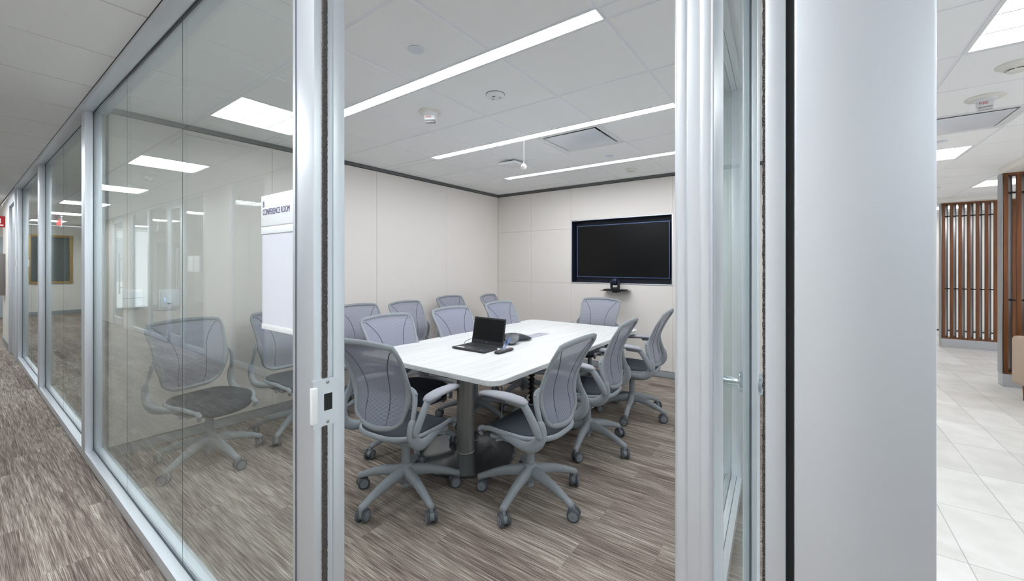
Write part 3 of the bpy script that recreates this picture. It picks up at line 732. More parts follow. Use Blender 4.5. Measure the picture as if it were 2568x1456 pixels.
def chair_meshes():
    # back frame
    path = []; rad = []; fl = []
    n = 22
    fr = lambda t_: .0115+.0115*math.exp(-((t_-.40)/.17)**2)
    for i in range(n+1):
        t_ = i/n; r_ = fr(t_); path.append(back_pt(1, t_)+Vector((0, (r_-.011)*.7, 0))); rad.append(r_); fl.append(.0105/r_)
    for i in range(1, 12): path.append(back_pt(1-2*i/12, 1)); rad.append(.0155); fl.append(.7)
    for i in range(n+1):
        t_ = 1-i/n; r_ = fr(t_); path.append(back_pt(-1, t_)-Vector((0, (r_-.011)*.7, 0))); rad.append(r_); fl.append(.0105/r_)
    for i in range(1, 12): path.append(back_pt(-1+2*i/12, 0)); rad.append(.0155); fl.append(.75)
    b = MB(); b.sweep(path, rad, 12, up=(1, 0, 0), closed=True, flat=fl)
    for s_ in (-1, 1):   # rounded top corner blocks
        p = back_pt(s_*.93, .965); b.sweep([p+Vector((0, s_*.010, .006)), p+Vector((0, -s_*.012, -.004))], .009, 8)
    CH['back_frame'] = b.data('back_frame', M['chair'], 60)
    b = MB(); b.surf(lambda i, j: back_pt(-1+2*i, j)+Vector((.004, 0, 0)), 16, 30, lambda i, j: ((i-.5)*.45, j*.46)); CH['mesh_back'] = b.data('mesh_back', M['mesh'], 180)
    b = MB()
    for s_ in (-1, 1):
        pp = [back_pt(s_*v, t_)+Vector((.0045, 0, 0)) for t_, v in ((.985, .95), (.93, .81), (.85, .67), (.74, .54), (.6, .46), (.45, .43), (.3, .44), (.16, .48), (.03, .53))]
        b.sweep(pp, .0026, 6, up=(1, 0, 0), sub=3)
    CH['seam'] = b.data('seam', M['seamd'], 60)
    # seat
    def plan(a, k=1.):
        c, s_ = math.cos(a), math.sin(a); e_ = 2/3.2
        x = .235*math.copysign(abs(c)**e_, c)*k; y = .232*math.copysign(abs(s_)**e_, s_)*k
        y *= 1-.10*max(0, -x/.235)
        return x+.005, y
    def top(x, y):
        return ZS - .055*max(0, (x-.09)/.15)**2 + .012*(y/.23)**2 + .010*max(0, (-x-.1)/.14)
    b = MB(); rr = []
    na = 48
    for k, dz in ((.02, 0), (.3, 0), (.6, 0), (.8, 0), (.92, -.002), (.975, -.008), (1., -.020), (.985, -.034), (.9, -.045), (.4, -.05), (.02, -.05)):
        rr.append([(*plan(2*PI*i/na, k), top(*plan(2*PI*i/na, k))+dz) for i in range(na)])
    b.rings(rr); CH['seat'] = b.data('seat', M['seatf'], 60)
    # seat rim: nose - side - rear - side - nose
    pts = []; rd = []; flt = []
    angs = [math.radians(a) for a in range(38, 323, 9)]
    for i, a in enumerate(angs):
        x, y = plan(a, 1.0); e_ = min(i, len(angs)-1-i)
        z = top(x, y)-.014 - .012*min(1, max(0, e_-3)/4)
        pts.append((x, y, z)); rd.append(.0125); flt.append(1.15)
    def nose(p, sgn):
        x, y, z = p; return [(x+.030, y-sgn*.004, z-.036), (x+.040, y-sgn*.002, z-.022), (x+.034, y, z-.005), (x+.014, y, z+.003)]
    A = nose(pts[0], 1); Bn = nose(pts[-1], -1)[::-1]
    pts = A+pts+Bn; rd = [.012, .015, .016, .015]+rd+[.015, .016, .015, .012]; flt = [1]*4+flt+[1]*4
    b = MB(); b.sweep(pts, rd, 10, flat=flt, sub=2); CH['seat_rim'] = b.data('seat_rim', M['chair'], 60)
    # J-shaped side supports, uprights
    for s_, nm in ((-1, 'r'), (1, 'l')):
        b = MB(); y = s_*.270
        P = [(.115, s_*.212, .440), (.06, s_*.220, .432), (-.02, s_*.235, .424), (-.10, s_*.254, .420), (-.165, s_*.267, .428), (-.213, y, .462), (-.234, y, .508), (-.231, y, .55), (-.226, y, .566)]
        b.sweep(P, [.010, .014, .020, .025, .030, .031, .029, .025, .023], 14, up=(0, 1, 0), sub=4, flat=[.9, .9, .85, .8, .72, .7, .72, .75, .7])
        CH['side_support_'+nm] = b.data('side_support', M['chair'], 60)
        b = MB()
        P = [(-.228, s_*.270, .55), (-.214, s_*.266, .60), (-.198, s_*.260, .65), (-.190, s_*.250, .70), (-.198, s_*.243, .722), (-.206, s_*.238, .738)]
        b.sweep(P, [.018, .0165, .0165, .018, .013, .005], 12, up=(0, 1, 0), sub=4, flat=[.6, .6, .55, .5, .4, .4])
        b.lathe([(0, s_*.011), (.006, s_*.011), (.008, .006*s_), (.008, -s_*.01), (0, -s_*.01)], (-.186, s_*.254, .70), 16, 'y')
        CH['back_upright_'+nm] = b.data('back_upright', M['chair'], 60)
    b = MB()
    b.box(-.15, .15, -.205, .205, .385, .412, .012, 3); b.box(-.09, .13, -.075, .075, .335, .392, .018, 3); b.box(-.14, -.07, -.255, .255, .395, .425, .012, 3)
    b.sweep([(.05, -.20, .40), (.09, -.215, .388)], .014, 8, flat=.5); b.sweep([(.05, .20, .40), (.09, .215, .388)], .014, 8, flat=.5)
    CH['seat_pan'] = b.data('seat_pan', M['chair'])
    for s_, nm in ((-1, 'armr'), (1, 'arml')):
        b = MB(); y = s_*.296
        b.sweep([(-.232, y, .505), (-.220, y+s_*.003, .54), (-.192, y+s_*.005, .59), (-.163, y+s_*.004, .632), (-.135, y, .655), (-.09, y-s_*.004, .655), (-.03, y-s_*.01, .652)], [.019, .024, .024, .023, .022, .018, .013], 14, up=(0, 1, 0), sub=4, flat=[.6, .62, .62, .62, .7, .8, .8])
        CH[nm] = b.data('armrest', M['chair'], 60)
        b = MB()
        b.sweep([(-.150, y, .664), (-.12, y, .672), (-.05, y-s_*.006, .676), (.03, y-s_*.014, .674), (.11, y-s_*.024, .668), (.155, y-s_*.030, .660)], [.024, .036, .041, .040, .035, .024], 16, sub=3, flat=[.6, .5, .45, .45, .45, .5])
        CH[nm+'_pad'] = b.data('arm_pad', M['chair_l'], 60)
    b = MB(); b.lathe([(.026, .19), (.026, .36)], (0, 0, 0), 24); b.lathe([(.02, .34), (.04, .345), (.04, .37)], (0, 0, 0), 24); CH['gas_column'] = b.data('gas_column', M['chair'])
    b = MB(); b.lathe([(0, .062), (.020, .062), (.022, .085), (.030, .090), (.036, .105), (.044, .15), (.040, .185), (.034, .20), (.030, .203), (0, .203)], (0, 0, 0), 28); CH['hub'] = b.data('hub', M['chair'], 50)
    # one leg of the five-star base, pointing +x
    b = MB(); rings = []
    for i in range(11):
        q = i/10; x = .02+.29*q; zc_ = .155-.058*q-.012*q*q+.012*math.sin(q*PI); hw = .029-.010*q; hh = .036-.018*q
        ring = []
        for k in range(14):
            a = 2*PI*k/14; c, s_ = math.cos(a), math.sin(a)
            ring.append((x, hw*math.copysign(abs(c)**.75, c)*(1-.15*max(0, s_)), zc_+hh*math.copysign(abs(s_)**.75, s_)))
        rings.append(ring)
    last = rings[-1]; rings.append([(.322, p[1]*.85, .085+(p[2]-.085)*.8) for p in last]); rings.append([(.328, p[1]*.5, .083+(p[2]-.085)*.4) for p in last])
    b.rings(rings); b.sweep([(.314, 0, .095), (.314, 0, .074)], .0135, 12, up=(1, 0, 0), rounded=False)
    CH['leg'] = b.data('leg', M['chair'], 50)
    # caster fork and wheel (wheel axle along y)
    b = MB(); b.sweep([(0, 0, .074), (0, 0, .058)], .0085, 12, up=(1, 0, 0), rounded=False); b.lathe([(.014, -.013), (.020, -.010), (.020, .010), (.014, .013)], (-.014, 0, .031), 20, 'y'); b.box(-.018, .010, -.009, .009, .035, .066, .005, 2)
    CH['caster'] = b.data('caster', M['caster'])
    b = MB(); b.lathe([(.0215, -.0070), (.026, -.0078), (.0302, -.005), (.031, 0), (.0302, .005), (.026, .0078), (.0215, .0070)], (0, 0, 0), 32, 'y'); CH['wheel'] = b.data('wheel', M['chair_d'], 50)
    b = MB(); b.lathe([(0, -.0088), (.006, -.0088), (.0075, -.0072), (.018, -.0072), (.0215, -.0082), (.0225, -.0068), (.0225, .0068), (.0215, .0082), (.018, .0072), (.0075, .0072), (.006, .0088), (0, .0088)], (0, 0, 0), 32, 'y'); CH['wheel_disc'] = b.data('wheel_disc', M['caster'], 50)
chair_meshes()
def lk(name, key, parent, loc=(0, 0, 0), rz=0.):
    o = bpy.data.objects.new(name, CH[key]); COL.objects.link(o); o.parent = parent; o.location = loc; o.rotation_euler = (0, 0, rz); return o
def chair(x, y, face, base, label, group, sw=None, arms=True):
    t = thing('office_chair', label, 'chair', (x, y, 0), math.radians(face), group)
    for k in ('seat', 'seat_rim', 'seat_pan', 'gas_column', 'hub'): lk(k, k, t)
    for k in 'rl': lk('side_support', 'side_support_'+k, t); lk('back_upright', 'back_upright_'+k, t)
    bf = lk('back_frame', 'back_frame', t); m_ = lk('mesh_back', 'mesh_back', t); lk('seam', 'seam', m_)
    for a in (('armr', 'arml') if arms else ()):
        o = lk('armrest', a, t); lk('arm_pad', a+'_pad', o)
    rnd = random.Random(int(x*1000+y*77))
    for k in range(5):
        a = math.radians(base+72*k-face)
        lk('leg', 'leg', t, rz=a)
        sa = rnd.uniform(0, 2*PI) if sw is None else math.radians(sw[k]-face)
        c = lk('caster', 'caster', t, (math.cos(a)*.314, math.sin(a)*.314, 0), sa); c.scale = (1.15, 1.15, 1.15)
        for s_ in (-1, 1):
            w_ = lk('wheel', 'wheel', c, (-.014, s_*.0175, .031)); 
            d = bpy.data.objects.new('wheel_disc', CH['wheel_disc']); COL.objects.link(d); d.parent = c; d.location = (-.014, s_*.0175, .031)
G1 = 'grey mesh office chairs drawn up to the conference table'
G2 = 'grey mesh office chairs parked along the back wall'
G3 = 'grey mesh office chairs standing behind the corridor glass'
chair(1.60, 1.95, 6, 39, 'grey mesh office chair at the near end of the table, nearest the left door jamb', G1, sw=[20, 160, 205, 60, 330])
chair(2.04, 1.35, 92, 42, 'grey mesh office chair on the near long side of the table, nearest the door', G1, sw=[40, 120, 60, 110, 20])
chair(2.89, 1.38, 95, 46, 'grey mesh office chair in the middle of the near long side of the table', G1, sw=[0, 90, 150, 30, 60])
chair(3.73, 1.33, 95, 46, 'grey mesh office chair on the near long side, closest to the display wall', G1)
chair(4.33, 2.04, 180, 10, 'grey mesh office chair at the far end of the table under the display', G1)
chair(2.07, 2.45, -91, 20, 'grey mesh office chair on the far long side of the table, nearest the door', G1)
chair(2.80, 2.45, -92, 50, 'grey mesh office chair on the far long side of the table, directly behind the laptop', G1)
chair(3.55, 2.44, -90, 30, 'grey mesh office chair on the far long side, closest to the display wall', G1)
chair(2.43, 3.42, -91, 36, 'armless grey mesh office chair against the back wall, nearest the left door jamb', G2, arms=False)
chair(3.01, 3.33, -84, 40, 'armless grey mesh office chair against the back wall in front of the wall outlet', G2, arms=False)
chair(3.86, 3.50, -88, 12, 'armless grey mesh office chair against the back wall, third along', G2, arms=False)
chair(4.42, 3.26, -76, 12, 'armless grey mesh office chair in the back corner beside the display wall', G2, arms=False)
chair(1.07, 3.42, -80, 65, 'armless grey mesh office chair wholly behind the corridor glass, below the light switch', G3, arms=False)
chair(1.71, 3.46, -90, 0, 'armless grey mesh office chair behind the corridor glass, partly hidden by the room sign', G3, arms=False)

# ------------------------------------------------------------------ conference table and what stands on it
TX0, TX1, TY0, TY1, TZ = 1.755, 4.10, 1.391, 2.69, .735
t = thing('conference_table', 'long white conference table with rounded corners on two round steel pedestals', 'table', (0, 0, 0))
poly = []
r = .085
for (cx_, cy_, a0) in ((TX1-r, TY1-r, 0), (TX0+r, TY1-r, 90), (TX0+r, TY0+r, 180), (TX1-r, TY0+r, 270)):
    for k in range(9):
        a = math.radians(a0+k*90/8); poly.append((cx_+r*math.cos(a), cy_+r*math.sin(a)))
b = MB(); b.prism(poly, TZ-.030, TZ, .0025); obj('tabletop', b, M['laminate'], t)
for px in (2.224, 3.63):
    b = MB(); b.lathe([(0, .016), (.060, .016), (.066, .017), (.0655, .022), (.0635, .024), (.0635, TZ-.045)], (px, 2.04, 0), 48); obj('pedestal', b, M['steel'], t)
    b = MB(); b.lathe([(0, 0), (.362, 0), (.366, .004), (.366, .011), (.358, .016), (0, .016)], (px, 2.04, 0), 96); obj('base_plate', b, M['steel_b'], t, angle=25)
    b = MB(); b.box(px-.25, px+.25, 2.04-.25, 2.04+.25, TZ-.046, TZ-.031, .003); obj('mounting_plate', b, M['black'], t)
b = MB(); b.box(2.5, 3.38, 2.0, 2.08, TZ-.075, TZ-.031, .004); obj('under_channel', b, M['black'], t)
b = MB(); b.box(2.62, 3.31, 1.975, 2.085, TZ-.0005, TZ+.0025, .001); b.box(2.64, 3.29, 2.03, 2.036, TZ+.0015, TZ+.0045); obj('cable_hatch', b, M['hatch'], t)
t = thing('cable_spine', 'black segmented cable spine hanging below the table', 'cable manager', (3.08, 2.02, 0))
b = MB()
for k in range(17):
    z = .02+k*.040; b.box(-.028, .028, -.018, .018, z, z+.024, .006, 2); b.lathe([(.010, z+.02), (.010, z+.045)], (.014, 0, 0), 8); b.lathe([(.010, z+.02), (.010, z+.045)], (-.014, 0, 0), 8)
obj('vertebrae', b, M['blackm'], t)
b = MB(); b.box(-.06, .06, -.05, .05, 0, .02, .006); obj('foot', b, M['blackm'], t)
t = thing('power_lead', 'grey power cord running down to the near pedestal plate', 'cable', (0, 0, 0))
b = MB(); b.sweep([(2.30, 2.03, .07), (2.36, 2.0, .06), (2.46, 1.98, .05), (2.52, 1.95, .16), (2.56, 1.96, .30), (2.60, 2.0, .5), (2.62, 2.02, .66)], .004, 8, sub=5); obj('cord', b, M['caster'], t)

# laptop (local: hinge at x=0, front toward -x)
t = thing('laptop', 'open black laptop facing the near end of the table', 'laptop', (2.515, 2.078, TZ+.0005))
b = MB(); b.box(-.232, 0, -.161, .161, .002, .016, .005, 3); obj('base', b, M['lap'], t)
b = MB(); b.box(-.120, -.018, -.140, .140, .0145, .0165, .001); o = obj('keyboard_tray', b, M['keys'], t)
b = MB()
for rr_ in range(5):
    for cc_ in range(14):
        x = -.026-.0195*rr_; y = -.130+.0200*cc_
        if rr_ == 4 and 3 < cc_ < 9:
            if cc_ == 4: b.box(x-.008, x+.008, y-.008, y+.088, .0165, .0182, .001, 1)
            continue
        b.box(x-.008, x+.008, y-.008, y+.008, .0165, .0182, .001, 1)
obj('keys', b, M['lap'], t); bpy.data.objects['keys']['kind'] = 'stuff'
b = MB(); b.box(-.218, -.150, -.055, .055, .0158, .0166, .0003, 1); obj('touchpad', b, mat('touchpad', (48, 49, 53), .35), t)
b = MB(); b.box(-.212, -.190, .06, .135, .016, .0166); obj('asset_label', b, M['paper'], t, 'white label')
b = MB(); b.lathe([(0, 0), (.009, 0), (.009, .0008), (0, .0008)], (-.205, -.115, .016), 20); obj('round_badge', b, mat('badge_blue', (90, 130, 190), .3), t, 'round blue badge')
ang = math.radians(12)
lid = bpy.data.objects.new('lid', None)
b = MB(); b.box(-.004, .004, -.161, .161, 0, .212, .003, 3); me = b.data('lid', M['lap']); me.transform(Matrix.Translation((0, 0, .014)) @ Matrix.Rotation(ang, 4, 'Y')); lid = obj('lid', me, None, t)
b = MB(); b.box(-.0048, -.0040, -.152, .152, .030, .200); me = b.data('screen', M['lapscreen']); me.transform(Matrix.Translation((0, 0, .014)) @ Matrix.Rotation(ang, 4, 'Y')); obj('screen', me, None, lid)
b = MB(); b.box(-.0052, -.0045, -.03, .03, .2045, .2080); me = b.data('webcam', M['gasket_black']); me.transform(Matrix.Translation((0, 0, .014)) @ Matrix.Rotation(ang, 4, 'Y')); obj('webcam', me, None, lid)
text('lettering', 'DELL', .011, M['chrome'], lid, Matrix.Translation((0, 0, .014)) @ Matrix.Rotation(ang, 4, 'Y') @ frame_mtx((-.0055, .012, .013), (0, -1, 0), (0, 0, 1)), .0003, sx=.9)
# remote
t = thing('remote_control', 'black remote control with coloured buttons beside the laptop', 'remote control', (2.42, 1.832, TZ+.0005), math.radians(0))
b = MB(); b.sweep([(-.092, 0, .012), (-.05, 0, .012), (.03, 0, .011), (.092, 0, .010)], [.024, .0265, .024, .021], 14, flat=[.42, .45, .42, .42], sub=3); obj('body', b, M['lap'], t)
bc = [((-.058, -.012), (180, 60, 70)), ((-.058, -.004), (70, 170, 160)), ((-.058, .004), (220, 170, 80)), ((-.058, .012), (60, 100, 200)), ((.072, .010), (200, 50, 60)), ((.05, -.012), (190, 60, 66))]
for (px, py), c in bc:
    b = MB(); b.box(px-.003, px+.003, py-.003, py+.003, .0205, .0240, .001, 1); obj('button', b, mat('button_%d_%d_%d' % c, c, .5), t, 'small coloured button')
b = MB()
for i in range(7):
    for j in range(3): b.box(-.045+i*.015-.004, -.045+i*.015+.004, (j-1)*.012-.003, (j-1)*.012+.003, .0205, .0235, .001, 1)
obj('keypad', b, mat('keypad_grey', (150, 152, 158), .5), t)
# conference phone: three-armed starfish
t = thing('conference_phone', 'dark three-armed conference phone behind the laptop', 'conference phone', (2.80, 2.03, TZ+.002), math.radians(-27))
b = MB()
def phone_ring(k, z):
    out = []
    for i in range(60):
        a = 2*PI*i/60; lobe = (.5+.5*math.cos(3*a))**1.25; out.append(((.066+.114*lobe*k)*math.cos(a)*(.4+.6*k), (.062+.118*lobe*k)*math.sin(a)*(.4+.6*k), z))
    return out
def phone_z(r_): return .066-.052*min(1, (r_/.18))**2.3
rings = []
for k in (0.02, .25, .5, .75, .9, 1.0):
    rg = phone_ring(k, 0); rings.append([(x, y, phone_z(math.hypot(x, y))) for x, y, _ in rg])
rg = phone_ring(1.0, 0); rings.append([(x*.99, y*.99, phone_z(math.hypot(x, y))-.010) for x, y, _ in rg])
rg = phone_ring(.55, 0); rings.append([(x, y, .004) for x, y, _ in rg]); rings.append([(x*.02, y*.02, .002) for x, y, _ in rg])
b.rings(rings); obj('body', b, M['phone'], t, angle=60)
b = MB(); b.box(-.030, .030, -.025, .025, .0630, .0668, .001); obj('keypad', b, M['lap'], t)
t = thing('network_cable', 'blue network cable looping from the laptop to the conference phone', 'cable', (0, 0, 0))
z0 = TZ+.010
b = MB(); b.sweep([(2.44, 1.892, z0), (2.44, 1.875, z0+.003), (2.47, 1.86, z0+.018), (2.53, 1.872, z0+.045), (2.58, 1.90, z0+.062), (2.61, 1.935, z0+.045), (2.60, 1.965, z0+.015), (2.58, 1.975, z0)], .0032, 8, sub=6); obj('cord', b, M['blue'], t)
b = MB(); b.box(2.432, 2.448, 1.888, 1.910, z0-.006, z0+.005, .002); obj('plug', b, M['white'], t, 'white plug')
t = thing('power_adapter_cable', 'thin black charging cable looping beside the left edge of the laptop', 'cable', (0, 0, 0))
b = MB(); b.sweep([(2.44, 2.243, z0), (2.45, 2.262, z0+.002), (2.49, 2.275, z0+.016), (2.54, 2.262, z0+.026), (2.58, 2.235, z0+.022), (2.62, 2.16, z0-.005), (2.64, 2.10, z0-.006)], .0022, 8, sub=6); obj('cord', b, M['black'], t)

# ------------------------------------------------------------------ display niche and camera
t = thing('display_niche', 'dark recessed niche with aluminium edging in the display wall', 'wall niche', (RX, 2.02, 1.572))
a, c = (TVY1-TVY0)/2, (TVZ1-TVZ0)/2
b = MB()
b.box(-.004, .012, -a-.006, -a+.006, -c-.006, c+.006, .001); b.box(-.004, .012, a-.006, a+.006, -c-.006, c+.006, .001); b.box(-.004, .012, -a+.006, a-.006, c-.006, c+.006, .001); b.box(-.004, .012, -a+.006, a-.006, -c-.006, -c+.006, .001)
obj('edging', b, M['alu'], t)
b = MB(); b.box(.012, .15, -a+.000, -a+.006, -c, c); b.box(.012, .15, a-.006, a, -c, c); b.box(.012, .15, -a+.006, a-.006, c-.006, c); b.box(.012, .15, -a+.006, a-.006, -c, -c+.006); b.box(.144, .15, -a+.006, a-.006, -c+.006, c-.006)
obj('lining', b, M['navy'], t)
t = thing('wall_display', 'large black wall display with a thin blue-grey bezel', 'television', (RX+.08, 2.02, 1.575))
b = MB(); b.box(.002, .06, -.630, .630, -.352, .352, .003); obj('cabinet', b, M['black'], t)
b = MB(); 
for q in ((-.634, -.626, -.358, .358), (.626, .634, -.358, .358)): b.box(-.003, .002, *q)
for q in ((.350, .358), (-.358, -.350)): b.box(-.003, .002, -.626, .626, *q)
obj('bezel', b, M['bezel'], t)
b = MB(); b.box(-.0015, .002, -.626, .626, -.350, .350); obj('screen', b, M['screen'], t)
b = MB(); b.box(.02, .064, -.3, .3, -.1, .1); obj('mount', b, M['black'], t)
t = thing('camera_shelf', 'slim black shelf carrying the conference camera below the display', 'shelf', (RX, 2.02, 1.055))
b = MB(); b.box(-.19, -.001, -.17, .17, -.002, .002, .001); b.box(-.16, -.02, -.14, .14, .002, .018, .004); b.box(-.12, -.001, -.035, .035, -.025, -.002, .004); b.box(-.08, -.05, -.06, -.03, -.012, -.002, .003); obj('shelf_board', b, M['black'], t)
t = thing('conference_camera', 'black pan and tilt conference camera on the shelf under the display', 'camera', (RX-.10, 2.02, 1.0735))
b = MB(); b.lathe([(0, 0), (.055, 0), (.06, .006), (.06, .014), (.052, .024), (0, .024)], (0, 0, 0), 32); obj('turntable', b, M['black'], t)
b = MB()
for s_ in (-1, 1): b.box(-.026, .026, s_*.048-.011, s_*.048+.011, .014, .118, .010, 3)
obj('yoke', b, M['black'], t)
b = MB(); b.lathe([(0, -.036), (.030, -.034), (.044, -.026), (.046, -.018), (.046, .018), (.044, .026), (.030, .034), (0, .036)], (0, 0, .096), 32, 'y'); b.sweep([(-.03, 0, .094), (-.050, 0, .090)], .024, 20, rounded=False); obj('camera_head', b, mat('camera_navy', (24, 34, 56), .3), t)

# wall outlet behind the chair, wall keypad, and the white box
t = thing('wall_outlet', 'cream double outlet plate low on the back wall', 'outlet', (3.20, RY, .42))
b = MB(); b.box(-.06, .06, -.006, -.0005, -.058, .058, .003); obj('plate', b, M['whitew'], t)
b = MB()
for s_ in (-.028, .028): b.box(s_-.014, s_+.014, -.008, -.006, -.034, .034, .002)
obj('socket', b, mat('socket_cream', (205, 200, 185), .5), t)
t = thing('light_keypad', 'white light control plate with blue lights seen through the corridor glass', 'light switch', (.99, RY, 1.115))
b = MB(); b.box(-.064, .064, -.008, -.0005, -.078, .078, .004); b.box(-.050, .050, -.012, -.008, -.062, .062, .003); obj('plate', b, M['white'], t)
b = MB(); b.box(-.019, .019, -.015, -.012, -.036, .036, .002); obj('dimmer', b, M['signw'], t)
b = MB()
for k in range(4): b.box(-.027, -.023, -.0135, -.012, -.012+k*.008, -.008+k*.008)
obj('indicator_light', b, M['blue_led'], t)
b = MB(); b.box(-.011, .011, -.016, -.0145, -.034, -.028); obj('rocker', b, M['black'], t)
t = thing('wall_thermostat', 'rounded white wall thermostat box seen through the corridor glass', 'thermostat', (.775, RY, 1.14))
b = MB(); b.box(-.055, .055, -.045, -.0005, -.072, .060, .014, 4); obj('housing', b, M['white'], t)
b = MB(); b.box(-.056, .056, -.046, -.043, .0, .003); obj('seam_line', b, M['gasket'], t)
t = thing('card_reader', 'small white card reader on the third glazing post', 'card reader', (X0-.001, 9.06, 1.41))
b = MB(); b.box(-.018, 0, -.03, .03, -.05, .05, .004); obj('housing', b, M['white'], t)
b = MB(); b.box(-.0185, -.0175, .0, .022, -.035, .035); obj('window', b, M['gasket'], t)

# ------------------------------------------------------------------ room sign on the glass
t = thing('room_sign', 'white room sign reading B CONFERENCE ROOM on the corridor glass', 'sign', (XG-.0045, 0, 0))
ysl, ysr = 1.402, 1.158
b = MB(); b.box(-.012, -.003, ysr+.004, ysl, 1.503, 1.598, .001); obj('name_plate', b, M['signw'], t)
b = MB(); b.box(-.003, 0, ysr-.004, ysl-.01, 1.505, 1.596); obj('backing_plate', b, mat('sign_backing', (40, 30, 60), .6), t)
b = MB(); b.box(-.013, 0, ysr, ysl-.002, 1.478, 1.4995, .001); b.box(-.012, 0, ysr, ysl-.002, 1.180, 1.196, .001); b.box(-.008, 0, ysr, ysr+.004, 1.196, 1.478); obj('holder_bar', b, M['signw'], t)
b = MB(); b.box(-.0105, 0, ysr+.004, ysl-.004, 1.196, 1.478); obj('insert_sheet', b, M['paper'], t)
fm = lambda y, z: frame_mtx((-.0122, y, z), (0, -1, 0), (0, 0, 1))
text('lettering', 'B', .0265, M['signtext'], t, fm(1.390, 1.562), .0006, sx=.75)
text('lettering', 'CONFERENCE ROOM', .0265, M['signtext'], t, fm(1.390, 1.537), .0006, sx=.68)
b = MB()
rnd = random.Random(5)
for r0_, n_, z_ in ((0, 3, 1.518), (1, 22, 1.524)):
    for k in range(n_):
        for dz in (0, .0025):
            if rnd.random() < .6: b.lathe([(0, -.0132), (.0009, -.0126), (.0011, -.0119)], (0, 1.388-.0045*k, z_+dz), 6, 'x')
obj('braille_dots', b, M['signw'], t)

for y, z, lab in ((7.72, 1.41, 'white notice card on the glass across the corridor, nearer one of the pair'), (8.00, 1.41, 'white notice card on the glass across the corridor, farther one of the pair')):
    t = thing('notice_card', lab, 'sign', (OX, y, z), 0, 'notice cards across the corridor')
    b = MB(); b.box(.0005, .005, -.12, .12, -.13, .12, .001); obj('card', b, M['signw'], t)
    b = MB(); b.box(.005, .0075, -.12, .12, .02, .03); obj('strip', b, M['alu'], t)
# ------------------------------------------------------------------ far corridor end
t = thing('notice_board', 'tall grey board in a gold frame on the corridor end wall', 'framed board', (-.45, 17.2, 1.55))
b = MB()
for q in ((-.42, -.36, -.68, .68), (.36, .42, -.68, .68)): b.box(q[0], q[1], -.04, 0, q[2], q[3], .004)
for q in ((.62, .68), (-.68, -.62)): b.box(-.36, .36, -.04, 0, q[0], q[1], .004)
obj('frame', b, M['gold'], t)
b = MB(); b.box(-.36, .36, -.02, 0, -.62, .62); obj('board_surface', b, M['board'], t)
t = thing('extinguisher_sign', 'red projecting fire extinguisher sign on the beige corridor wall', 'sign', (X0, 11.3, 2.14))
b = MB(); b.box(-.15, -.001, -.003, .003, -.10, .09, .001); obj('panel', b, M['redp'], t)
b = MB(); b.box(-.11, -.05, -.0045, -.003, -.03, .05); b.box(-.125, -.02, -.0045, -.003, -.075, -.055); obj('pictogram', b, M['white'], t)
t = thing('extinguisher_cabinet', 'brown grey extinguisher cabinet on the beige corridor wall', 'cabinet', (X0, 11.45, 1.22))
b = MB(); b.box(-.06, -.001, -.20, -.185, -.36, .36, .002); b.box(-.06, -.001, .185, .20, -.36, .36, .002); b.box(-.06, -.001, -.185, .185, .345, .36, .002); b.box(-.06, -.001, -.185, .185, -.36, -.345, .002); b.box(-.012, -.001, -.185, .185, -.345, .345); obj('box', b, mat('cabinet_taupe', (120, 114, 110), .5), t)
t = thing('fire_extinguisher', 'red fire extinguisher inside the open cabinet', 'fire extinguisher', (X0-.066, 11.42, .877))
b = MB(); b.lathe([(0, 0), (.045, 0), (.048, .01), (.048, .34), (.040, .40), (.018, .43), (.015, .45), (0, .45)], (0, 0, 0), 24); obj('cylinder', b, M['redp'], t)
b = MB(); b.box(-.02, .02, -.06, .03, .45, .50, .006); b.sweep([(0, -.05, .48), (0, -.062, .40), (0, -.055, .2)], .008, 8, up=(1, 0, 0), sub=3); obj('valve', b, M['black'], t)
t = thing('wall_plate', 'small white blank plate low on the beige corridor wall', 'wall plate', (X0, 11.4, .42))
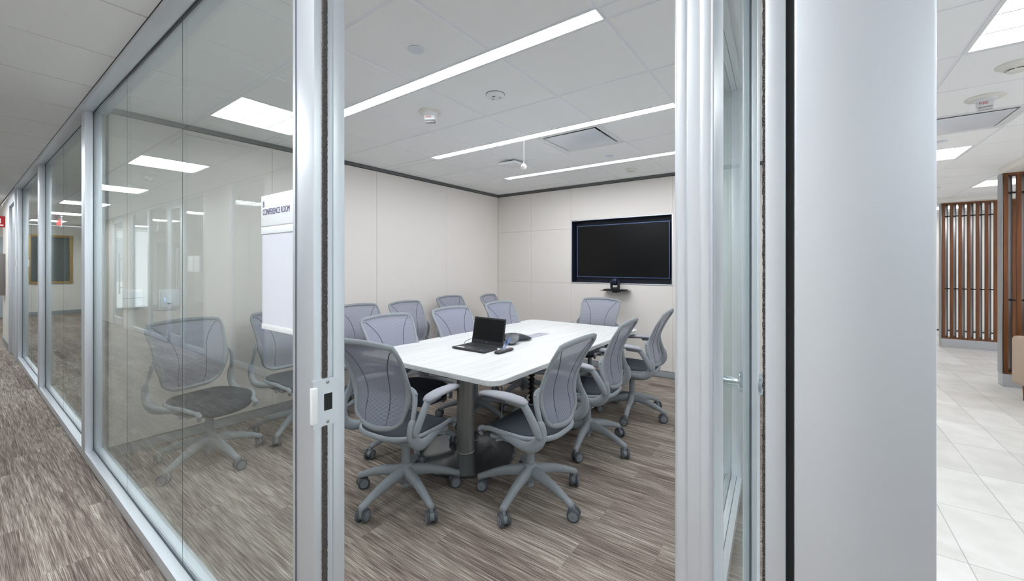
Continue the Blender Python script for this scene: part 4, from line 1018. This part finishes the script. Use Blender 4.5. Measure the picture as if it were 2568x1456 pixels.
b = MB(); b.box(-.008, -.0005, -.04, .04, -.06, .06, .002); obj('plate', b, M['white'], t)

# ------------------------------------------------------------------ lobby screens and chair
def screen(x, y0, n, lab, endcap, pitch=.098):
    t = thing('slatted_screen', lab, 'room divider', (x, y0, 0), 0, 'walnut and steel slatted screens')
    L_ = n*pitch+.05
    b = MB(); b.box(-.05, .10, -L_, 0, 0, .145, .004); obj('plinth', b, mat('plinth_grey', (186, 189, 194), .4, .3), t)
    b = MB(); b.box(-.04, .09, -L_, -.005, .145, .165, .002); b.box(-.04, .09, -L_, -.005, 2.405, 2.43, .002); obj('rail', b, M['walnut'], t)
    for k in range(n):
        y = -.01-k*pitch
        b = MB(); b.box(-.040, -.004, y-.036, y, .165, 2.405, .002); obj('wood_slat', b, M['walnut'], t)
        b = MB(); b.box(.040, .060, y-.086, y-.046, .165, 2.405, .002); obj('steel_slat', b, M['silver'], t)
    b = MB()
    for zz in (.985, 2.21): b.box(.008, .036, -L_, -.01, zz-.009, zz+.009, .002)
    obj('cross_rod', b, M['black'], t)
    if endcap:
        b = MB(); b.box(-.040, .095, -.004, .004, .15, 2.43, .001); obj('end_panel', b, M['silver'], t)
screen(7.10, -1.79, 11, 'nearer slatted screen of walnut and steel fins at the right edge', True)
screen(9.92, -1.82, 22, 'farther slatted screen of walnut and steel fins beyond the first one', True, .098)
t = thing('lounge_chair', 'beige upholstered lounge chair at the right edge in front of the slats', 'chair', (6.25, -2.15, 0), math.radians(200))
b = MB(); b.box(-.36, .36, -.36, -.24, .16, .66, .05, 4); obj('arm', b, M['beige'], t)
b = MB(); b.box(-.36, .36, .24, .36, .16, .66, .05, 4); obj('arm', b, M['beige'], t)
b = MB(); b.box(-.36, -.22, -.25, .25, .16, .82, .05, 4); obj('backrest', b, M['beige'], t)
b = MB(); b.box(-.24, .34, -.235, .235, .20, .44, .05, 4); obj('seat', b, M['beige'], t)
for sx in (-.3, .3):
    for sy in (-.28, .28):
        b = MB(); b.lathe([(.012, 0), (.018, .17)], (sx, sy, 0), 12); obj('leg', b, M['walnut'], t)
